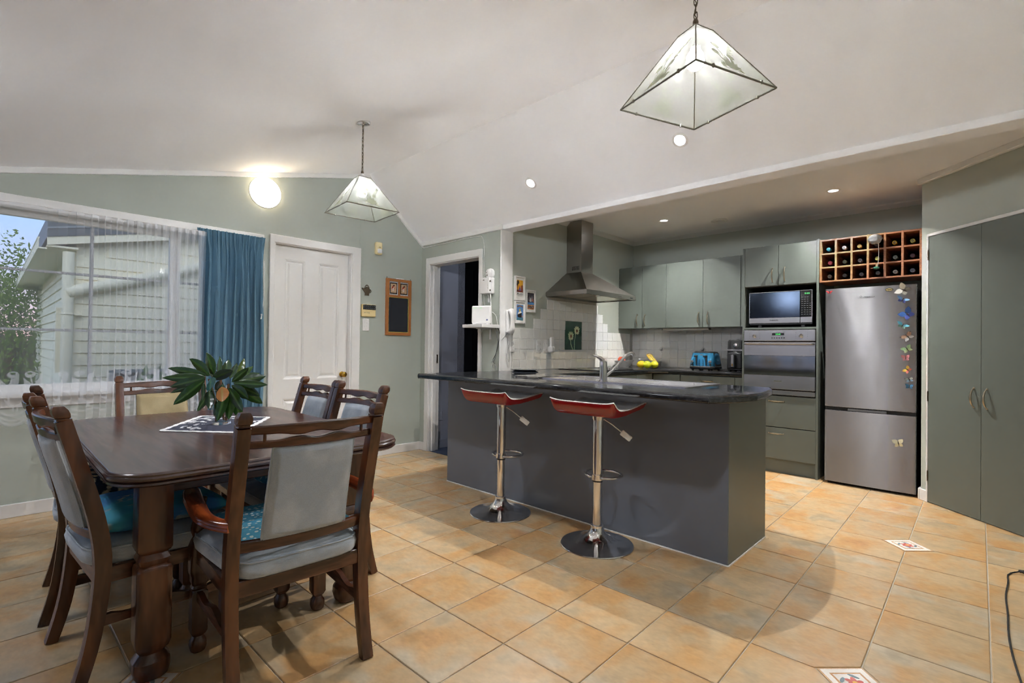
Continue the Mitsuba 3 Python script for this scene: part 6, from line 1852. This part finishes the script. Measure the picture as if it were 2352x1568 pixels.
# roof with dark edge and white barge board
o = 0.0
rf = lambda z0, z1, x0, x1, ya=-1.68: prism_x(Polygon([(ya, rk(ya) + z0), (hy1, rk(hy1) + z0), (hy1, rk(hy1) + z1), (ya, rk(ya) + z1)]), x0, x1)
part(h, 'barge_board', rf(0.0, 0.085, HX + 0.10, HX + 0.125, -1.62), 'weatherboard')
k2 = part(h, 'roof', rf(0.085, 0.30, HX - 6.3, HX + 0.14, -1.62), 'vc_satin', False, (84, 90, 98), label='dark grey roof with a thick edge')
part(k2, 'edge_strip', rf(0.165, 0.185, HX + 0.14, HX + 0.15, -1.62), 'vc_satin', False, (128, 134, 140))
part(h, 'soffit', prism_x(Polygon([(-1.62, 2.09), (hy0 + 0.02, 2.09), (hy0 + 0.02, 2.11), (-1.62, 2.11)]), HX - 6.3, HX + 0.11), 'weatherboard')
g = part(h, 'gutter', cat(box(HX - 6.3, HX + 0.12, -1.69, -1.62, 2.06, 2.075), box(HX - 6.3, HX + 0.12, -1.69, -1.682, 2.06, 2.17), box(HX - 6.3, HX + 0.12, -1.694, -1.676, 2.162, 2.178)), 'weatherboard', label='white gutter along the eave')
px, py = HX + 0.065, hy0 - 0.055
part(h, 'downpipe', tube(np.array([[px, py, -0.28], [px, py, 1.0], [px, py, 1.2], [px, py, 2.06]]), 0.05, 20), 'weatherboard', True, label='round white downpipe at the house corner')
part(h, 'pipe_bracket', cat(tube(np.array([[px + 0.053 * math.cos(t), py + 0.053 * math.sin(t), 1.40] for t in np.linspace(0, 2 * np.pi, 24)]), 0.008, 6), box(HX, px, py + 0.05, py + 0.12, 1.392, 1.408)), 'weatherboard')
part(h, 'waste_pipe', tube(spline([[px + 0.02, py - 0.01, 1.62], [px + 0.01, py + 0.06, 1.655], [HX + 0.07, hy0 + 0.25, 1.735], [HX + 0.07, hy0 + 0.9, 1.96], [HX + 0.07, hy0 + 1.6, 2.2]], 24), 0.058, 20), 'weatherboard', True, label='sloping white pipe along the wall')
part(h, 'meter_box', cat(box(HX - 0.55, HX - 0.48, hy0 - 0.08, hy0, 0.3, 0.62), box(HX - 0.62, HX - 0.58, hy0 - 0.10, hy0, 0.75, 1.5)), 'weatherboard')
part(h, 'conduit', tube([[HX - 0.42, hy0 - 0.03, 0.2], [HX - 0.42, hy0 - 0.03, 1.8]], 0.03, 10), 'vc_matte', True, (186, 180, 160))
wf = part(h, 'window', cat(box(HX - 0.01, HX + 0.03, -1.08, -0.04, 0.76, 0.80), box(HX - 0.01, HX + 0.03, -1.08, -0.04, 0.38, 0.42), box(HX - 0.01, HX + 0.03, -1.08, -1.04, 0.38, 0.80), box(HX - 0.01, HX + 0.03, -0.08, -0.04, 0.38, 0.80)), 'vc_satin', False, (130, 136, 140))
part(wf, 'pane', box(HX + 0.008, HX + 0.014, -1.04, -0.08, 0.42, 0.76), 'black_gloss', label='dark low window')


def foliage(parent, c, r, n, c1, c2, name='crown', size=0.09, sq=(1, 1, 1), seed=0):
    g_ = np.random.default_rng(seed)
    d = g_.normal(size=(n, 3))
    d /= np.linalg.norm(d, axis=1, keepdims=True)
    rad = r * (0.55 + 0.45 * g_.random(n) ** 0.5) * (0.7 + 0.6 * meshkit.fbm(d * 2.2 + seed, 3, seed))
    p = np.asarray(c) + d * rad[:, None] * np.array(sq)
    a = g_.normal(size=(n, 3)); a /= np.linalg.norm(a, axis=1, keepdims=True)
    b = np.cross(a, g_.normal(size=(n, 3))); b /= np.linalg.norm(b, axis=1, keepdims=True)
    s = size * (0.6 + 0.8 * g_.random(n))[:, None]
    v = np.stack([p - a * s, p - b * s * 0.4, p + a * s, p + b * s * 0.4], 1).reshape(-1, 3)
    i = np.arange(n) * 4
    f = np.vstack([np.stack([i, i + 1, i + 2], 1), np.stack([i, i + 2, i + 3], 1)])
    t = np.repeat(g_.random(n) * 0.7 + 0.3 * meshkit.noise(p * 1.5, seed), 4)[:, None]
    return part(parent, name, trimesh.Trimesh(v, f, process=False), 'foliage', False, np.array(c1) * (1 - t) + np.array(c2) * t)


trees = [(-12.5, -1.75, 0.9, 1.55, (84, 116, 44), (160, 182, 96), 'light green bushy tree beside the white house', 0.085, (1, 0.75, 1.25)), (-16.5, -3.2, 1.3, 1.7, (66, 86, 48), (120, 134, 84), 'dark green rounded tree beyond the fence', 0.11, (1, 1.2, 1)), (-19, -4.6, 1.0, 1.6, (76, 88, 54), (130, 138, 90), 'dull green tree farther left beyond the fence'.replace('farther left ', ''), 0.11, (1, 1.3, 1.0)),
         (-11.5, -2.25, -0.1, 0.85, (80, 104, 48), (126, 150, 84), 'low green shrub at the foot of the fence', 0.07, (1, 1.3, .9))]
for i, (x, y, z, r, c1, c2, lb, sz, sq) in enumerate(trees):
    k = thing('tree' if i < 3 else 'shrub', lb, 'tree' if i < 3 else 'shrub')
    foliage(k, (x, y, z), r, 12000, c1, c2, size=sz * 0.5, sq=sq, seed=20 + i)
    part(k, 'trunk', tube([[x, y, -0.3], [x + 0.05, y, z]], [0.10, 0.06], 10), 'vc_matte', True, (86, 70, 54))
k = thing('conifer', 'slim dark conifer rising behind the other trees', 'tree')
part(k, 'trunk', tube([[-20.6, -3.05, -0.3], [-20.6, -3.05, 3.6]], [0.12, 0.02], 8), 'vc_matte', True, (80, 64, 50))
for i in range(11):
    z = 1.3 + i * 0.215
    foliage(k, (-20.6, -3.05, z), 0.95 * (1 - i / 13.0), 420, (50, 62, 36), (98, 104, 64), 'branch_whorl', 0.10, (1, 1, 0.18), 50 + i)
k = thing('fence', 'weathered timber fence beyond the lawn', 'fence')
for i in range(34):
    part(k, 'paling', box(-14.2, -14.17, -6.3 + i * 0.152, -6.16 + i * 0.152, -0.3, 1.18 + 0.02 * (i % 3), 0.004), 'vc_matte', False, tuple(np.array((112, 98, 84)) + 10 * ((i * 7) % 3)))
for z in (0.1, 0.9):
    part(k, 'rail', box(-14.17, -14.12, -6.3, -1.1, z, z + 0.09), 'vc_matte', False, (106, 94, 80))
k = thing('distant_roof', 'pale grey roof of a distant house beyond the fence', 'house')
part(k, 'wall', box(-27, -24, -7.6, -3.1, -0.3, 1.9), 'vc_matte', False, (170, 160, 150))
part(k, 'roof', loft([[[-23.6, -8.0, 1.9], [-23.6, -2.9, 1.9], [-27.4, -2.9, 1.9], [-27.4, -8.0, 1.9]], [[-25.5, -6.6, 2.75], [-25.5, -4.4, 2.75], [-25.52, -4.4, 2.75], [-25.52, -6.6, 2.75]]]), 'vc_matte', False, (176, 176, 180))
k = thing('garden_shrub', 'small green plant in front of the low window of the white house', 'plant')
foliage(k, (HX + 0.45, -0.72, 0.55), 0.20, 260, (70, 112, 52), (130, 160, 96), 'leaves', 0.05, (1, 1, 1.3), 90)
part(k, 'stem', tube([[HX + 0.45, -0.72, -0.28], [HX + 0.45, -0.72, 0.55]], 0.012, 6), 'vc_matte', True, (88, 72, 52))
# ------------------------------------------------------------------ lamps
def align(nrm):
    nrm = np.asarray(nrm, float) / np.linalg.norm(nrm)
    a = np.cross(nrm, [0, 1, 0.1]); a /= np.linalg.norm(a)
    M = np.eye(4); M[:3, 0] = a; M[:3, 1] = np.cross(nrm, a); M[:3, 2] = nrm
    return M


sn = np.array([0, -(2.795 - 2.222), -(1.205 - 0.55)]); sn = sn / np.linalg.norm(sn)
dls = [((-2.018, 0.967), sn, 'round recessed downlight in the steep slope, the one nearer the hall doorway'), ((-0.761, 0.967), sn, 'round recessed downlight in the steep slope below the front pendant lamp'),
       ((-1.774, 2.751), np.array([0, 0, -1.0]), 'recessed downlight in the flat kitchen ceiling above the wall cabinets'), ((-0.281, 2.747), np.array([0, 0, -1.0]), 'recessed downlight in the flat kitchen ceiling above the fridge')]
for (x, y), n, lb in dls:
    z = 2.43 if n[2] < -0.99 else 2.795 - (y - 0.55) / (1.205 - 0.55) * (2.795 - 2.222)
    c = np.array([x, y, z])
    k = thing('downlight', lb, 'downlight', 'recessed downlights')
    M = align(n); M[:3, 3] = c
    part(k, 'trim_ring', xf(lathe([(0.036, -0.002), (0.036, 0.004), (0.046, 0.005), (0.052, 0.001), (0.052, -0.002)], 32), M), 'white_gloss', 40)
    part(k, 'lens', disc_mesh(c + n * 0.0035, 0.036, n, 28), 'white_satin', emitter=emit(LAMP_LENS, NEUTRAL))
    b = c + n * 0.03
    wide = n[2] > -0.99
    scene[k + '_beam'] = {'type': 'spot', 'to_world': T4().look_at(origin=b.tolist(), target=(b + [0, -0.55 if wide else 0, -1.0]).tolist(), up=[1, 0, 0]), 'intensity': {'type': 'rgb', 'value': [LAMP_SPOT[0 if wide else 1] * q for q in KITCHEN]},
                          'cutoff_angle': 72.0 if wide else 60.0, 'beam_width': 30.0 if wide else 14.0}


def pendant(x, y, zb, rot, ztop, label, rose):
    k = thing('pendant_lamp', label, 'pendant lamp', 'pendant lamps')
    hgt, a, b = 0.226, 0.251, 0.056
    ang = math.radians(rot) + np.arange(4) * np.pi / 2
    B = np.stack([x + a * np.cos(ang), y + a * np.sin(ang), np.full(4, zb)], 1)
    Tt = np.stack([x + b * np.cos(ang), y + b * np.sin(ang), np.full(4, zb + hgt)], 1)
    for i in range(4):
        j = (i + 1) % 4
        q = np.array([B[i], B[j], Tt[j], Tt[i]])
        nrm = np.cross(q[1] - q[0], q[3] - q[0]); nrm /= np.linalg.norm(nrm)
        if nrm @ (q.mean(0) - [x, y, zb + 0.1]) < 0:
            nrm = -nrm
        p_ = part(k, 'shade_panel', slab(trimesh.Trimesh(q, [[0, 1, 2], [0, 2, 3]], process=False), 0.003, nrm) if False else trimesh.Trimesh(q, [[0, 1, 2], [0, 2, 3]], process=False), 'shade_glass')
        # etched flowers, in panel axes: u along the lower edge, v up the slope
        e = (B[j] - B[i]) / np.linalg.norm(B[j] - B[i])
        mid = (B[i] + B[j]) / 2
        upv = ((Tt[i] + Tt[j]) / 2 - mid); upv /= np.linalg.norm(upv)
        sh = []
        for u0, v0, r_ in ((-0.018, 0.150, 0.014), (-0.040, 0.105, 0.0135), (0.022, 0.098, 0.013)):
            sh += [ell(u0, v0, r_ * 0.85, r_)]
            for t in range(0, 360, 24):
                sh.append(leafp(u0, v0, u0 + 1.22 * r_ * math.cos(math.radians(t)), v0 + 1.22 * r_ * math.sin(math.radians(t)), 0.006, 4))
            sh.append(LineString([(u0, v0), ((u0 - 0.005) * .6, 0.06), (-0.004, 0.028)]).buffer(0.0016))
        for t, ln in ((20, .05), (45, .055), (65, .06), (90, .07), (115, .055), (140, .05), (160, .045)):
            sh.append(leafp(-0.004, 0.028, -0.004 + ln * math.cos(math.radians(t)), 0.028 + ln * math.sin(math.radians(t)), 0.014))
        for t in range(5):
            sh += [leafp(0.025 + t * .008, 0.115 + t * .012, 0.043 + t * .007, 0.116 + t * .013, .006, 4), leafp(0.025 + t * .008, 0.115 + t * .012, 0.023 + t * .008, 0.131 + t * .012, .006, 4)]
        sh.append(LineString([(0.0, 0.05), (0.03, 0.12), (0.062, 0.172)]).buffer(0.0013))
        rr_ = np.random.default_rng(5 + i)
        for t in range(14):
            sh.append(ell(-0.004 + rr_.uniform(-.045, .045), 0.026 + rr_.uniform(-.006, .012), rr_.uniform(.006, .012), .005, rr_.uniform(0, 180)))
        m = prism(unary_union(sh), 0.0, 0.0004)
        m.vertices = mid + m.vertices[:, :1] * e + m.vertices[:, 1:2] * upv + (m.vertices[:, 2:3] + 0.0012) * nrm
        part(p_, 'etched_flowers', m, 'shade_etch', label='pale etched flower sprig')
    for i in range(4):
        j = (i + 1) % 4
        part(k, 'edge_strip', tube([B[i], Tt[i]], 0.0022, 6), 'shade_frame')
        part(k, 'lower_frame', tube([B[i], B[j]], 0.0030, 6), 'shade_frame')
        part(k, 'upper_frame', tube([Tt[i], Tt[j]], 0.0022, 6), 'shade_frame')
        for t in (0.2, 0.8):
            part(k, 'clip', tube([B[i] + (B[j] - B[i]) * t - [0, 0, 0.004], B[i] + (B[j] - B[i]) * t + [0, 0, 0.006]], 0.0042, 6), 'shade_frame')
    part(k, 'spider', tube([(Tt[0] + Tt[1]) / 2 - [0, 0, .006], [x, y, zb + hgt - 0.006], (Tt[2] + Tt[3]) / 2 - [0, 0, .006]], 0.003, 6), 'white_satin')
    part(k, 'lamp_holder', mv(lathe([(0, -0.05), (0.017, -0.05), (0.019, -0.01), (0.028, 0.0), (0.026, 0.012), (0.012, 0.02), (0.010, 0.03), (0, 0.03)], 24), x, y, zb + hgt), 'white_satin', 40)
    bb = part(k, 'bulb', mv(lathe([(0, -0.075), (0.014, -0.073), (0.027, -0.062), (0.031, -0.045), (0.028, -0.026), (0.018, -0.008), (0.014, 0.0), (0, 0.0)], 24), x, y, zb + hgt - 0.05), 'white_satin', True, emitter=emit(LAMP_BULB, NEUTRAL), label='glowing bulb')
    zc = zb + hgt + 0.03
    part(k, 'socket_cap', mv(lathe([(0, 0), (0.009, 0), (0.0095, 0.012), (0.006, 0.02), (0, 0.02)], 16), x, y, zc), 'iron', 40)
    i = 0
    zz = zc + 0.02
    links = []
    while zz < ztop - 0.012:
        t = np.linspace(0, 2 * np.pi, 15)[:-1]
        lk = np.stack([0.0058 * np.cos(t) * (1 + 0 * t), 0 * t, 0.0155 * np.sin(t)], 1)
        m = tube(lk, 0.0017, 6, True)
        links.append(mv(m, x, y, zz + 0.012, rz=90 * (i % 2) + 20))
        zz += 0.0245
        i += 1
    for m in links:
        part(k, 'chain_link', m, 'iron', True)
    t = np.linspace(0, 1, 50)
    part(k, 'flex', tube(np.c_[x + 0.004 * np.cos(t * 40), y + 0.004 * np.sin(t * 40), zc + 0.015 + t * (ztop - zc - 0.02)], 0.0018, 6), 'vc_satin', True, (126, 118, 96))
    if rose:
        part(k, 'ceiling_rose', mv(lathe([(0, -0.022), (0.014, -0.022), (0.022, -0.014), (0.040, -0.011), (0.044, -0.006), (0.044, 0.012), (0, 0.012)], 32), x, y, ztop), 'chrome', 40, label='chrome ceiling rose')


P('shade_frame', (120, 116, 104), 0.35, metal=1.0)
pendant(-2.345, -0.335, 1.987, -50.0, zs(-0.335) - 0.002, 'square etched glass pendant lamp on a chain above the table', True)
pendant(-0.075, -0.365, 1.971, -65.6, zs(-0.365) - 0.002, 'square etched glass pendant lamp hanging nearest the viewer', True)

k = thing('wall_lamp', 'round glowing opal lamp high on the window wall', 'wall lamp')
part(k, 'glass', mv(lathe([(0, 0.052), (0.05, 0.049), (0.09, 0.040), (0.118, 0.025), (0.127, 0.008), (0.127, 0.004)], 44, False), XW, -0.418, 2.396, ry=90), 'white_satin', True, emitter=emit(LAMP_WALL, WARM))
part(k, 'base', mv(lathe([(0, 0), (0.13, 0), (0.13, 0.005), (0, 0.005)], 40), XW, -0.418, 2.396, ry=90), 'white_satin')
k = thing('ceiling_lamp', 'round opal ceiling lamp near the glass door', 'ceiling lamp')
part(k, 'glass', mv(lathe([(0, -0.085), (0.06, -0.080), (0.11, -0.06), (0.145, -0.03), (0.155, -0.004)], 36, False), -2.05, -2.32, zs(-2.3)), 'white_satin', True, emitter=emit(LAMP_DOME, NEUTRAL))
part(k, 'base', mv(lathe([(0, -0.005), (0.16, -0.005), (0.16, 0.0), (0, 0.0)], 36), -2.05, -2.32, zs(-2.3)), 'white_satin')

k = thing('ceiling_lamp', 'small dim ceiling lamp inside the hall', 'ceiling lamp')
part(k, 'glass', mv(lathe([(0, -0.06), (0.05, -0.055), (0.09, -0.035), (0.10, -0.004)], 28, False), -3.25, 1.62, 2.30), 'white_satin', True, emitter=emit(9.0, COOL))
part(k, 'base', mv(lathe([(0, -0.005), (0.105, -0.005), (0.105, 0.0), (0, 0.0)], 28), -3.25, 1.62, 2.30), 'white_satin')
